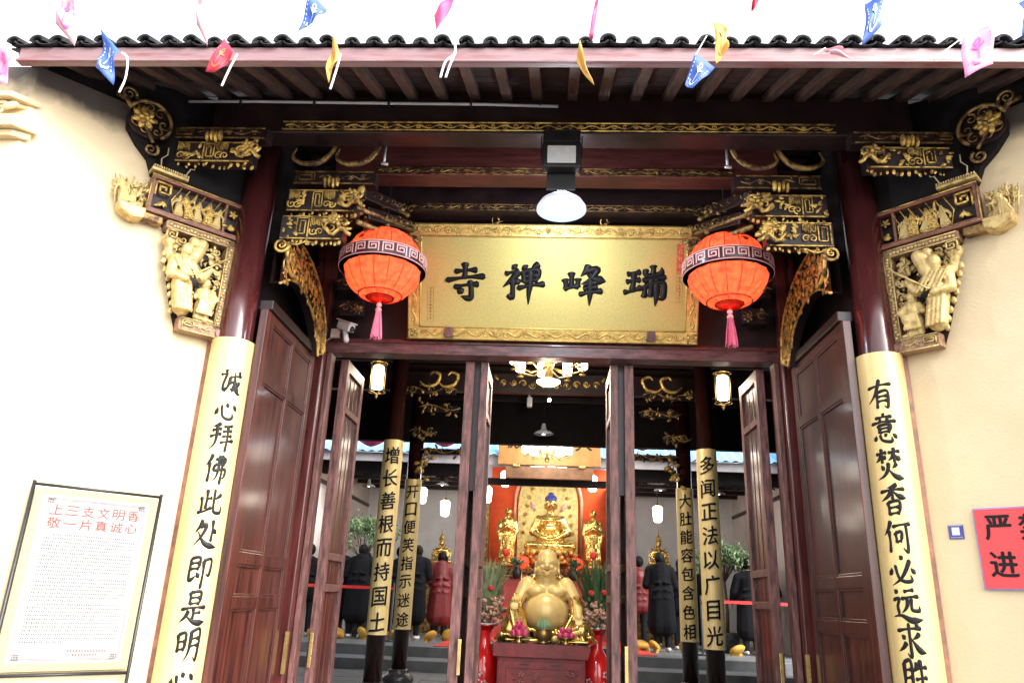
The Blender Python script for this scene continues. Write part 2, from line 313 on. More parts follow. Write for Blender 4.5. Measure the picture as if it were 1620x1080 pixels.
BR = {
'寺': "h 25,26 78,21;v 49,3 48,44;h 4,50 97,38;h 24,68 82,59;g 62,50 65,78 62,98 40,92;d 32,72 45,84",
'禅': "d 24,6 34,15;h 8,30 40,23;p 40,23 24,44 2,66;v 26,42 25,92 16,86;d 30,44 42,56;d 50,6 58,16;p 88,3 80,8 70,18;v 50,24 53,52;g 50,24 86,18 83,44 80,50;h 54,37 82,33;h 54,51 84,45;h 38,68 102,56;p 68,22 67,60 65,80 64,112",
'峰': "v 20,24 20,62;v 5,42 8,68;h 4,68 36,60;v 36,40 35,62;p 62,4 54,20 42,34;p 56,20 82,14 66,40 44,54;n 56,26 76,40 102,46;h 50,56 80,50;h 50,67 82,62;h 40,82 94,72;p 67,46 66,70 64,112",
'瑞': "h 10,26 40,20;h 8,46 40,40;h 2,74 24,70 44,60;v 25,22 22,68;v 71,2 71,24;g 54,12 56,28 88,23 91,6;h 47,42 100,32;p 70,38 60,52;v 52,56 50,86;g 52,56 94,46 96,84 88,90 82,84;v 66,54 65,84;p 80,52 80,80 77,110",
'诚': "d 22,4 32,12;h 6,24 34,20;g 30,22 20,58 22,80 42,66;h 44,32 94,22;p 46,32 42,60 26,92;g 46,54 64,48 60,76 50,72;n 62,6 70,52 84,84 100,90;p 88,46 76,66 56,88;d 80,6 90,14",
'心': "d 14,40 12,54 4,66;g 30,32 38,70 62,80 80,72 76,52;d 48,22 58,38;d 78,26 94,46",
'拜': "p 40,6 26,12 10,18;h 8,32 44,24;h 2,54 46,42;p 27,14 28,56 22,80 4,100;h 54,16 90,10;h 52,34 90,28;h 52,52 92,46;h 46,74 102,62;v 72,12 71,104",
'佛': "p 28,4 20,24 4,44;v 20,32 19,98;g 42,20 82,14 81,36 80,38;h 44,38 80,36;g 44,38 40,58 86,52 84,80 74,82;p 58,6 58,50 52,80 36,100;v 70,4 70,104",
'此': "v 32,12 31,76;h 32,44 52,38;v 12,38 15,82;h 2,90 28,84 54,70;p 90,24 76,34 64,44;g 62,8 62,60 68,84 94,84 96,60",
'处': "p 32,6 24,26 8,48;p 26,28 50,22 34,60 6,92;n 18,42 44,76 70,88 102,92;v 74,4 74,74;d 76,32 94,46",
'即': "g 14,14 46,10 45,46 44,50;h 16,30 44,27;h 16,48 44,45;g 13,14 13,82 36,70 38,68;d 38,58 52,74;g 60,20 94,14 92,62 82,64 78,58;v 63,20 62,108",
'是': "v 32,5 34,42;g 32,5 72,2 70,38 69,42;h 34,22 70,19;h 35,40 70,37;h 6,58 98,49;v 52,54 52,86;h 52,70 80,65;p 34,62 24,80 4,98;n 26,76 50,92 76,98 104,94",
'明': "v 12,20 15,72;g 12,20 40,15 39,64 38,70;h 15,42 38,39;h 15,66 38,62;p 60,8 60,50 54,80 40,102;g 60,10 94,4 92,88 86,94 78,84;h 60,32 90,28;h 60,54 90,49",
'有': "h 4,30 97,17;p 52,1 38,38 22,64 2,82;v 36,48 36,102;g 36,48 80,42 79,94 72,100 64,92;h 38,63 77,59;h 38,79 77,75",
'意': "d 48,0 56,8;h 20,16 84,11;d 34,19 41,27;p 68,15 60,27;h 2,35 99,27;v 28,42 31,68;g 28,42 75,38 72,62 71,66;h 31,54 72,50;h 32,66 72,62;d 18,76 14,84 6,92;g 32,74 40,92 68,98 78,92 76,80;d 50,70 58,79;d 82,70 97,86",
'焚': "h 6,18 46,13;v 27,1 27,48;p 26,20 16,34 2,44;d 30,24 44,34;h 54,14 97,9;v 75,-2 75,46;p 74,16 66,30 52,40;n 77,18 86,30 100,38;d 22,56 32,72;p 80,50 74,58 64,66;p 50,48 46,70 30,90 4,102;n 48,68 64,86 80,96 104,100",
'香': "p 70,1 54,8 34,12;h 6,25 97,16;v 50,9 50,50;p 48,22 32,40 6,54;n 54,22 72,38 100,46;v 30,60 33,100;g 30,60 73,55 70,92 69,98;h 33,78 70,74;h 34,97 70,93",
'何': "p 30,4 20,26 2,48;v 20,34 19,102;h 36,22 101,13;v 44,42 47,72;g 44,42 67,38 64,64 63,68;h 47,70 64,66;g 85,16 86,60 84,98 76,98 68,88",
'必': "d 48,4 58,16;g 28,34 38,72 60,84 84,80 80,62;p 82,18 66,48 44,76 10,96;d 14,42 12,52 4,64;d 84,42 99,60",
'远': "d 14,6 24,18;g 6,38 28,33 20,56 22,78 14,84;n 2,88 30,84 66,98 106,94;h 48,12 82,7;h 36,34 97,26;p 58,34 56,50 48,64 34,76;g 72,32 70,60 74,68 96,68 97,54",
'求': "h 8,24 92,15;g 50,1 50,60 50,96 44,98 36,88;d 22,36 34,48;p 36,58 24,72 6,84;p 84,30 74,40 60,48;n 54,44 68,64 82,80 102,86;d 72,1 84,10",
'胜': "p 16,10 16,50 12,80 2,100;g 16,10 42,6 41,88 38,98 28,90;h 17,32 40,29;h 17,55 40,51;p 62,8 58,22 48,36;h 52,28 94,20;h 54,56 92,50;h 44,94 104,84;v 73,0 73,90",
}
CH = {}
def glyph(ch, bold=.02):
    k = (ch, bold)
    if k in CH: return CH[k]
    c = bpy.data.curves.new('t', 'FONT'); c.body = ch; c.size = 1; c.offset = 0; c.fill_mode = 'FRONT'; c.resolution_u = 3
    o = bpy.data.objects.new('t', c); COL.objects.link(o)
    dg = bpy.context.evaluated_depsgraph_get(); me = bpy.data.meshes.new_from_object(o.evaluated_get(dg))
    b = bmesh.new(); b.from_mesh(me); bmesh.ops.triangulate(b, faces=b.faces)
    for i in range(1, 10):
        bmesh.ops.bisect_plane(b, geom=b.verts[:]+b.edges[:]+b.faces[:], plane_co=(i*.1, 0, 0), plane_no=(1, 0, 0))
    b.verts.ensure_lookup_table(); b.verts.index_update()
    vs = [tuple(v.co) for v in b.verts]; fs = [tuple(v.index for v in f.verts) for f in b.faces]; b.free()
    bpy.data.objects.remove(o); bpy.data.meshes.remove(me)
    if vs:
        cx = .5; z0 = min(v[1] for v in vs); z1 = max(v[1] for v in vs); x0 = min(v[0] for v in vs); x1 = max(v[0] for v in vs); cx = (x0+x1)/2; cz = (z0+z1)/2; s_ = max(x1-x0, z1-z0)
        s_ = max(s_, .55)
        vs = [((v[0]-cx)/s_, (v[1]-cz)/s_) for v in vs]
    CH[k] = (vs, fs); return CH[k]
def put(mb, ch, size, fn, bold=.02, h=.003, slant=.12, wob=.012, seed=0, wx=1):
    vs, fs = glyph(ch, bold); rd = random.Random(seed*77+ord(ch)); a, b_ = rd.uniform(0, 6), rd.uniform(0, 6)
    D = bold
    for j, (dx, dy) in enumerate(((0, 0), (D, 0), (-D, 0), (0, D), (0, -D)) if D else ((0, 0),)):
        out = []
        for x, y in vs:
            y2 = y+x*slant+wob*math.sin(9*x+a)+dy*.8; x2 = x+wob*math.sin(8*y+b_)+dx
            out.append(fn(x2*size*wx, y2*size, h+.0003*j))
        mb.add(out, fs)
# ---------------------------------------------------------------- carving kit (local x right, z up, relief towards -y)
def spiral(mb, cx, cz, r, a0, turns, dirn=1, th=.008, y=0, n=5, flat=.7):
    N = int(12*turns)+4; pts = []; rs = []
    for i in range(N):
        t = i/(N-1); rad = r*(1-.86*t); a = a0+dirn*2*PI*turns*t
        pts.append((cx+rad*math.cos(a), y, cz+rad*math.sin(a))); rs.append(th*(1-.55*t))
    mb.tube(pts, rs, n, flat)
def flower(mb, cx, cz, r, y=0, k=6, rd=random):
    a0 = rd.uniform(0, 6)
    for i in range(k):
        a = a0+2*PI*i/k
        mb.ell((cx+r*.55*math.cos(a), y-r*.15, cz+r*.55*math.sin(a)), (r*.45, r*.22, r*.28), 6, 4, (0, -a, 0))
    mb.ell((cx, y-r*.3, cz), (r*.3, r*.3, r*.3), 6, 4)
def leafb(mb, cx, cz, L, a, y=0, wd=.35):
    mb.ell((cx+L/2*math.cos(a), y, cz+L/2*math.sin(a)), (L/2, L*.14, L*wd/2), 6, 4, (0, -a, 0))
def fret(mb, x0, x1, z0, z1, y, t=.007, d=.012, n=1, flip=0):
    # squared spiral(s) between x0..x1, z0..z1
    wdt = (x1-x0)/n
    for i in range(n):
        a = x0+i*wdt+t; b = x0+(i+1)*wdt-t; lo, hi = z0+t, z1-t; g = min(wdt, z1-z0)/5.2
        P = [(a, lo), (a, hi), (b, hi), (b, lo+g), (a+g*1.2, lo+g), (a+g*1.2, hi-g*1.2), (b-g*1.3, hi-g*1.2), (b-g*1.3, lo+2.2*g)]
        if (i+flip) % 2: P = [(a+b-x, z) for x, z in P]
        for (p, q) in zip(P, P[1:]):
            mb.box(min(p[0], q[0])-t/2, max(p[0], q[0])+t/2, y-d, y, min(p[1], q[1])-t/2, max(p[1], q[1])+t/2)
def vine(mb, x0, x1, zc, amp, y, rd, th=.006, step=None):
    L = x1-x0; step = step or amp*2.6; n = max(2, int(L/step)); pts = []
    for i in range(n*6+1):
        t = i/(n*6); pts.append((x0+L*t, y, zc+amp*.45*math.sin(PI*n*t)))
    mb.tube(pts, th, 5)
    for i in range(n):
        cx = x0+L*(i+.5)/n; s_ = 1 if i % 2 else -1
        spiral(mb, cx, zc+s_*amp*.1, amp*.62, PI*rd.random(), 1.2, s_, th*.9, y)
        for k in range(2): leafb(mb, cx+rd.uniform(-.4, .4)*L/n, zc-s_*amp*rd.uniform(.3, .7), amp*.7, rd.uniform(0, 6.28), y)
        if i % 5 == 2: flower(mb, cx, zc, amp*.7, y, 6, rd)
def figure_mb(rd, pose=0):
    # little carved figure, 1 unit tall, centred on x=0, standing on z=0, facing -y
    m_ = MB(); ln = rd.uniform(-.06, .06)
    m_.ell((ln, -.02, .88), (.075, .075, .095), 8, 6); m_.ell((ln, 0, .97), (.05, .05, .045), 7, 5)
    m_.cap((ln*.8, 0, .78), (0, 0, .5), .12, .13); m_.cap((0, 0, .5), (-.01, 0, .12), .14, .19)
    m_.cap((-.08, 0, .4), (-.12, -.02, .06), .08, .075); m_.cap((.08, 0, .4), (.13, -.01, .06), .08, .07)
    for s_ in (-1, 1):
        if pose == 0: e = (s_*.24, -.05, .58); h_ = (s_*.1, -.16, .62)
        elif pose == 1 and s_ > 0: e = (.25, -.03, .82); h_ = (.33, -.08, 1.0)
        else: e = (s_*.25, -.05, .56); h_ = (s_*.34, -.1, .46+rd.uniform(-.1, .15))
        m_.cap((s_*.13, 0, .73), e, .065, .055); m_.cap(e, h_, .06, .045)
        m_.cap(e, (e[0]+s_*.03, -.02, e[2]-.22), .06, .02)          # hanging sleeve
    for k in range(5):
        x = -.14+.07*k; m_.cap((x*.6, -.12, .5), (x*1.2, -.17, .05), .016, .03)
    m_.box(-.2, .2, -.12, .1, -.03, .03)
    return m_
FIG = []
def fig_mesh(i):
    if not FIG:
        for k in range(4):
            o = blob('carved_figure', figure_mb(random.Random(k), k % 3), .017, gold_pale, it=1); FIG.append(o.data); bpy.data.objects.remove(o)
    return FIG[i % 4]
def put_fig(i, x, z, y, h, parent, m_=None, lean=0, sx=1):
    o = link('carved_figure', fig_mesh(i), parent); o.location = (x, y, z); o.scale = (h*sx, h*.8, h); o.rotation_euler = (0, lean, 0)
    if m_: o.material_slots[0].link = 'OBJECT'; o.material_slots[0].material = m_
    return o

# ---------------------------------------------------------------- ground and floors
def struct(name, mb, m_, **k): return tag(mb.build(name, m_, **k), kind='structure')
struct('ground', MB().add([(-60, -60, -.62), (60, -60, -.62), (60, 60, -.62), (-60, 60, -.62)], [(0, 1, 2, 3)]), mat('paving ground', (.20, .19, .18), .8, scale=2, bump=.2))
st = MB()
for k in range(4): st.box(-2.9+.1*k, 2.9-.1*k, -1.9+.32*k, -.1, -.619+.15*k, -.47+.15*k)
struct('entrance_steps', st, stone_m, bevel=.01)
fl = struct('hall_floor', MB().box(-4.2, 4.2, -.1, 6.9, -.6, -.004), mat('joint mortar', (.09, .09, .09), .8))
fs_ = MB().box(.004, .796, .004, .596, -.02, 0).mesh('floor_slab', stone_m)
for i in range(10):
    for j in range(8):
        o = link('floor_slab', fs_, fl); o.location = (-4+.8*i, 2.2+.6*j, random.Random(i*9+j).uniform(-.002, .002))
struct('courtyard_step', MB().box(-4.2, 4.2, 6.905, 7.6, -.6, .15), stone_m, bevel=.01)
struct('courtyard_floor', MB().box(-6.2, 6.2, 7.605, 16, -.6, .30), stone_m, bevel=.01)
struct('red_carpet', MB().box(-1.75, 1.75, 7.75, 12.2, .302, .312), redcarpet)

# ---------------------------------------------------------------- temple gate building
G = thing('temple_gate', 'dark red brown timber gatehouse with gilded carvings and open doors between yellow walls', 'gatehouse', (0, 0, 0))
for s in (-1, 1):
    c = MB().lathe([(.18, -.4), (.18, -.2), (.133, -.18), (.131, 1), (.124, 2.4), (.116, 4.25)], 40).build('column', lacq_col, G, True, loc=(s*2.2, 0, 0))
# roof
rs = math.tan(R(22)); 
def sof(y): return 4.19+(y+1.15)*rs
rf = MB().add([(-3.42, -1.16, 4.232), (3.6, -1.16, 4.232), (3.6, 2.6, 4.242+3.77*rs), (-3.42, 2.6, 4.242+3.77*rs), (-3.42, -1.16, 4.222), (3.6, -1.16, 4.222), (3.6, 2.6, 4.232+3.77*rs), (-3.42, 2.6, 4.232+3.77*rs)], [(0, 1, 2, 3), (7, 6, 5, 4), (0, 4, 5, 1), (1, 5, 6, 2), (2, 6, 7, 3), (3, 7, 4, 0)]).build('roof', tile_m, G)
rd = random.Random(3)
sb = MB().obox((0, 0, 0), (7.0, .128, .012), (R(22), 0, 0)).mesh('soffit_board', board_m)
for k in range(10):
    yy = -1.08+.135*k*math.cos(R(22)); o = link('soffit_board', sb, rf); o.location = (.07, yy, 4.210+(yy+1.15)*rs+rd.uniform(-.002, .002))
ra = MB().beam((0, -1.125, 4.168), (0, -.2, 4.168+.925*rs), .072, .056).mesh('rafter', rafter_m)
for k in range(31):
    o = link('rafter', ra, rf, bevel=.004); o.location = (-3.36+.232*k+rd.uniform(-.012, .012), 0, 0); o.rotation_euler.z = rd.uniform(-.012, .012)
MB().box(-3.34, 3.52, -1.175, -1.13, 4.085, 4.197).build('fascia', fascia_m, rf, bevel=.006)
MB().box(-3.34, 3.52, -1.19, -1.176, 4.085, 4.099).build('fascia_lip', fascia_m, rf, bevel=.003)
def tile_mesh(r, n=8, Lg=.34, cvx=1):
    vs = []; fs = []
    for y in (0, Lg):
        for rr_ in (r, r-.016):
            for i in range(n+1):
                a = PI*i/n; z = rr_*math.sin(a)*cvx; vs.append((-rr_*math.cos(a), y, z+y*rs))
    q = n+1
    for i in range(n):
        fs += [(i, i+1, 2*q+i+1, 2*q+i), (q+i+1, q+i, 3*q+i, 3*q+i+1), (i+1, i, q+i, q+i+1), (2*q+i, 2*q+i+1, 3*q+i+1, 3*q+i)]
    return MB().add(vs, fs)
tc = tile_mesh(.047).mesh('roof_tile', tile_m, True); tv = tile_mesh(.072, cvx=-.42).mesh('roof_tile', tile_m, True)
for k in range(49):
    x = -3.38+.1425*k
    o = link('roof_tile', tc, rf); o.location = (x+rd.uniform(-.008, .008), -1.205+rd.uniform(-.012, .012), 4.216+rd.uniform(-.006, .006)); o.rotation_euler = (0, rd.uniform(-.05, .05), rd.uniform(-.04, .04)); k_ = rd.uniform(.92, 1.08); o.scale = (k_, 1, k_)
    o = link('roof_tile', tv, rf); o.location = (x+.071, -1.20+rd.uniform(-.006, .006), 4.226+rd.uniform(-.005, .005)); o.rotation_euler.z = rd.uniform(-.03, .03)
mm = MB()
for row in range(1, 12):
    for k in range(49):
        mm.join(tile_mesh(.058, 5), Matrix.Translation((-3.38+.1425*k, -1.21+.3*row, 4.24+.3*row*rs)))
tag(mm.build('tile_course', tile_m, rf, True), kind='stuff')
# beams
def strip(x0, x1, zc, y, amp, m_, parent, seed):
    a = MB(); r_ = random.Random(seed); vine(a, x0+.02, x1-.02, zc, amp, y, r_, .0055)
    t = amp*1.05
    for zz in (zc-t, zc+t): a.box(x0, x1, y-.008, y+.006, zz-.004, zz+.004)
    return a.build('carved_strip', m_, parent, True)
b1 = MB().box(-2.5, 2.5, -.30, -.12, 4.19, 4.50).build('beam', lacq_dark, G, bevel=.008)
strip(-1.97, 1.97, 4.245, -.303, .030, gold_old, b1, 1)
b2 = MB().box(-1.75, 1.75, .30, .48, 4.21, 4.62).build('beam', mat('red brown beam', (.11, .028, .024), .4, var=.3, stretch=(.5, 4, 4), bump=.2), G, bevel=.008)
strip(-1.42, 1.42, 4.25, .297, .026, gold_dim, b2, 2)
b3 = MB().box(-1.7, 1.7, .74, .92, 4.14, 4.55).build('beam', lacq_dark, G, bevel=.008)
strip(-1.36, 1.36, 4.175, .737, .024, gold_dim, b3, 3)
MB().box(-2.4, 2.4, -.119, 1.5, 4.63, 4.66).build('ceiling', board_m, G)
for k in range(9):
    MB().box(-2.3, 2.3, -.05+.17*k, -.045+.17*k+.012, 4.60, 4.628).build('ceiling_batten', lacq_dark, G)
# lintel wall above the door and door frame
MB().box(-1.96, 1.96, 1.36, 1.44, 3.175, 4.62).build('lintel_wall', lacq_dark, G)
MB().box(-2.02, 2.02, 1.30, 1.46, 3.035, 3.172).build('lintel', lacq_lint, G, bevel=.008)
MB().box(-1.98, 1.98, 1.285, 1.298, 3.13, 3.16).build('lintel_moulding', lacq, G, bevel=.004)
for s in (-1, 1):
    p = MB()
    p.box(s*2.0-.05, s*2.0+.05, 1.22, 1.34, -.1, 4.2); p.build('door_post', lacq, G, bevel=.012)
    MB().box(s*1.925-.022, s*1.925+.022, 1.30, 1.42, -.1, 3.033).build('door_jamb', lacq_worn, G, bevel=.006)
    MB().cap((s*2.085, 1.2, -.1), (s*2.085, 1.2, 4.1), .045, .045, 16).build('round_post', lacq_col, G, True)
# side doors: big framed leaves standing along the passage
def side_door(s):
    D = MB(); X = s*2.02; y0, y1, zt = .0, 1.13, 2.93
    xs = (X-.028, X+.028)
    stiles = [y0, .155+.465, y1-.07]
    for yy, wd in ((y0, .14), (y0+.58, .055), (y1-.075, .075)): D.box(*xs, yy, yy+wd, -.1, zt)
    for z0, z1 in ((-.1, .1), (.92, 1.0), (1.20, 1.28), (2.42, 2.49), (2.86, zt)):
        D.box(X-.026, X+.026, y0+.002, y1-.002, z0+.001*(z0 < 0), z1-.002*(z1 > 2.9))
    d = D.build('side_door', lacq_door, G, bevel=.004)
    for (ya, yb) in ((y0+.14, y0+.58), (y0+.635, y1-.075)):
        for (za, zb) in ((.1, .92), (1.0, 1.2), (1.28, 2.42), (2.49, 2.86)):
            p = MB().box(X-.008, X+.008, ya+.001, yb-.001, za+.001, zb-.001)
            t = .016; sx = -s*.0
            for q in ((ya, ya+t, za, zb), (yb-t, yb, za, zb), (ya+t, yb-t, za, za+t), (ya+t, yb-t, zb-t, zb)):
                p.box(X-s*.012-.008, X-s*.012+.008, q[0], q[1], q[2], q[3])
            p.build('panel', lacq_door, d, bevel=.003)
    MB().box(X-.05, X+.05, y0+.02, y1+.02, zt+.002, zt+.075).build('door_head', lacq_dark, G, bevel=.006)
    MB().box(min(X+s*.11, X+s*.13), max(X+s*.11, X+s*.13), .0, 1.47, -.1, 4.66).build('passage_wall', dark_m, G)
for s in (-1, 1): side_door(s)
# curved carved beams above the side doors (in the yz plane)
def arch(s):
    X = s*1.97; P = [(-.02, 3.42), (.25, 3.57), (.6, 3.55), (.9, 3.42), (1.1, 3.22), (1.16, 2.98)]
    Q = [(-.02, 3.12), (.2, 3.24), (.45, 3.27), (.7, 3.2), (.9, 3.07), (1.0, 2.9)]
    p3 = [Vector((0, y, z)) for y, z in P]; q3 = [Vector((0, y, z)) for y, z in Q]; a = cr_pts(p3, 6); b = cr_pts(q3, 6); n = len(a)
    vs = []; fs = []
    for t in (-.035, .035):
        for v in a: vs.append((X+t, v.y, v.z))
        for v in b: vs.append((X+t, v.y, v.z))
    for i in range(n-1):
        fs += [(i, i+1, n+i+1, n+i), (2*n+i+1, 2*n+i, 3*n+i, 3*n+i+1), (i, 2*n+i, 2*n+i+1, i+1), (n+i, n+i+1, 3*n+i+1, 3*n+i)]
    o = MB().add(vs, fs).build('arched_beam', lacq_dark, G, fix=True)
    g = MB(); r_ = random.Random(5)
    xx = X-s*.04
    for L_ in (a, b): g.tube([(xx, v.y, v.z) for v in L_], .011, 6)
    tmp = MB()
    for i in range(2, n-2, 1):
        c = a[i].lerp(b[i], .3+.4*r_.random()); rr_ = .035+.03*r_.random()
        spiral(tmp, c.y, c.z, rr_, r_.uniform(0, 6), 1.2, r_.choice((-1, 1)), .009)
        for k in range(9): pp = a[i].lerp(b[i], r_.random()); leafb(tmp, pp.y, pp.z, r_.uniform(.04, .08), r_.uniform(0, 6), 0, .5)
    g.add([(xx+p[1]*s*1.0, p[0], p[2]) for p in tmp.v], tmp.f)
    g.tube([(xx-s*.012, .03+.16*math.cos(t)+.13, 3.40+.13*math.sin(t)-.02) for t in [PI*.95+i*.22 for i in range(10)]], .016, 6)
    g.build('carved_foliage', gold_old, o, True)
    h = MB(); tmp = MB(); fret(tmp, .95, 1.12, 2.96, 3.10, 0, .008, .012, 1); h.add([(xx+p[1]*s, p[0], p[2]) for p in tmp.v], tmp.f)
    h.build('corner_fret', gold_old, o)
for s in (-1, 1): arch(s)

# carved bracket clusters on the inside of the outer columns, under the first beam
def bracket_cluster(s, inner=True):
    e = MB(); gold = MB(); r_ = random.Random(11+(s > 0)+3*inner)
    if inner:
        rows = [(-1.95, -1.32, 3.93, 4.04), (-1.97, -1.44, 3.70, 3.88), (-1.99, -1.52, 3.47, 3.66)]; Y0 = -.02
    else:
        rows = [(-2.72, -2.02, 4.05, 4.14), (-2.66, -2.10, 3.86, 4.02)]; Y0 = -.42
    body = []
    for i, (x0, x1, z0, z1) in enumerate(rows):
        m_ = MB().box(x0, x1, Y0, Y0+.1, z0, z1)
        if s > 0: m_.v = [(-x, y, z) for x, y, z in m_.v]
        o = m_.build('bracket_arm', lacq_dark, G, bevel=.004, fix=True)
        g = MB(); w_ = x1-x0; t = .006
        for zz in (z0+.006, z1-.006): g.box(x0+.01, x1-.02, Y0-.008, Y0, zz-.004, zz+.004)
        if i == 0:
            fret(g, x0+.02, x0+.17, z0+.012, z1-.012, Y0-.001, .006, .012, 1); vine(g, x0+.2, x1-.05, (z0+z1)/2, (z1-z0)*.33, Y0-.006, r_, .004)
            q = MB(); 
            for k in range(4): q.ell((x0+w_*.42+.03*k, Y0-.04, z0-.01+.01*(k % 2)), (.016, .03, .045), 6, 5)
            if s > 0: q.v = [(-x, y, z) for x, y, z in q.v]
            q.build('gilded_petals', gold_old, o, True, fix=True)
        else:
            n = 3 if w_ > .5 else 2
            cw = w_*.66/(n+1)
            for j in range(n+1):
                xa = x0+.015+cw*j; typ = (j+i+(s > 0)) % 3
                if typ == 0: fret(g, xa, xa+cw-.004, z0+.014, z1-.014, Y0-.001, .007, .014, 1, j)
                elif typ == 1:
                    zm = (z0+z1)/2; fret(g, xa, xa+cw-.004, zm+.004, z1-.014, Y0-.001, .006, .014, 2, j); spiral(g, xa+cw*.3, zm-.035, .033, r_.uniform(0, 6), 1.3, 1, .007, Y0-.012); spiral(g, xa+cw*.75, zm-.035, .03, r_.uniform(0, 6), 1.3, -1, .007, Y0-.012)
                else:
                    for kk in range(9): leafb(g, xa+r_.uniform(.01, cw-.02), r_.uniform(z0+.03, z1-.03), r_.uniform(.03, .055), r_.uniform(0, 6), Y0-.012, .5)
            for kk in range(int(w_/.035)):
                leafb(g, x0+.03+.035*kk, z0+.004, r_.uniform(.025, .045), -PI/2+r_.uniform(-.5, .5), Y0+r_.uniform(0, .06), .6)
            q = MB(); cx = x1-.03; cz = (z0+z1)/2+.01; hh = (z1-z0)
            flower(q, cx-.01, cz+.03, hh*.26, Y0-.04, 5, r_); spiral(q, cx-.05, cz-.02, hh*.32, r_.uniform(0, 6), 1.2, 1, .012, Y0-.04); spiral(q, cx+.04, cz+.01, hh*.3, r_.uniform(0, 6), 1.2, -1, .012, Y0-.04)
            for k in range(11):
                a = r_.uniform(-.6, 3.7); leafb(q, cx+r_.uniform(-.06, .04), cz+r_.uniform(-.04, .02), hh*r_.uniform(.3, .62), a, Y0-.03, r_.uniform(.3, .6))
            q.tube([(cx-.1+.2*t_/8, Y0-.05, cz-hh*.3+.03*math.cos(t_*1.2)) for t_ in range(9)], .014, 6)
            if s > 0: q.v = [(-x, y, z) for x, y, z in q.v]
            q.build('gilded_blossom', gold_old, o, True, fix=True)
        if s > 0: g.v = [(-x, y, z) for x, y, z in g.v]
        g.build('carved_fret', gold_old if i else gold_dim, o, fix=True)
    if inner:
        # ram horn scrolls above
        for k in range(2):
            q = MB(); ox = -1.93+.33*k
            pts = [(ox, 4.2), (ox-.02, 4.12), (ox+.06, 4.07), (ox+.18, 4.08), (ox+.27, 4.16), (ox+.30, 4.27), (ox+.25, 4.30)]
            v = cr_pts([Vector((x, Y0-.06, z)) for x, z in pts], 5); q.tube(v, [.006+.017*math.sin(PI*i/(len(v)-1)) for i in range(len(v))], 6)
            if s > 0: q.v = [(-x, y, z) for x, y, z in q.v]
            q.build('horn_scroll', gold_dim, G, True, fix=True)
        # scroll at the foot of the stack, and dark diagonal bracket towards the back
        q = MB(); spiral(q, -1.95, 3.41, .06, 0, 1.6, -1, .014, Y0-.03); vine(q, -1.99, -1.72, 3.43, .03, Y0-.02, r_, .006)
        if s > 0: q.v = [(-x, y, z) for x, y, z in q.v]
        q.build('foot_scroll', gold_old, G, True, fix=True)
        for k in range(3):
            q = MB().beam((-1.45+.02*k, .05+.1*k, 3.9-.12*k), (-1.25+.05*k, .75, 4.12-.14*k), .09, .1)
            r2 = MB()
            for j in range(9):
                t = j/8; p = Vector((-1.47+.02*k, .05+.1*k, 3.9-.12*k)).lerp(Vector((-1.22+.05*k, .75, 4.12-.14*k)), t)
                r2.ell((p.x-.0, p.y-.05, p.z-.03+r_.uniform(-.03, .03)), (.03, .03, .022), 6, 5, (r_.random(), r_.random(), 0))
                spiral(r2, p.x+.03, p.z, .03, r_.uniform(0, 6), 1, 1, .006, p.y-.06)
            if s > 0: q.v = [(-x, y, z) for x, y, z in q.v]; r2.v = [(-x, y, z) for x, y, z in r2.v]
            r2.v = r2.v; r2.tube([(-s*0-1.47+.02*k, 0, 3.87-.12*k) if s < 0 else (1.47-.02*k, 0, 3.87-.12*k), ((-1.22+.05*k), .72, 4.08-.14*k) if s < 0 else (1.22-.05*k, .72, 4.08-.14*k)], .02, 6)
            o = q.build('diagonal_bracket', lacq_dark, G, bevel=.01, fix=True); r2.build('carved_cluster', gold_dim, o, True, fix=True)
        # more dark carved blocks deeper in, behind the lanterns
        for k, (bx, by, bz, bw) in enumerate(((-1.72, .5, 3.95, .3), (-1.66, .85, 3.85, .36), (-1.72, 1.1, 3.62, .3), (-1.6, 1.15, 3.9, .4), (-1.75, 1.2, 3.42, .22))):
            q = MB().box(bx-bw/2, bx+bw/2, by, by+.09, bz-.07, bz+.07); r2 = MB(); vine(r2, bx-bw/2, bx+bw/2, bz, .055, by-.012, r_, .007); flower(r2, bx+bw*.3, bz-.03, .05, by-.02, 6, r_)
            if s > 0: q.v = [(-x, y, z) for x, y, z in q.v]; r2.v = [(-x, y, z) for x, y, z in r2.v]
            o = q.build('bracket_block', lacq_dark, G, bevel=.008, fix=True); r2.build('carved_vine', gold_dim, o, True, fix=True)
for s in (-1, 1): bracket_cluster(s, True); bracket_cluster(s, False)

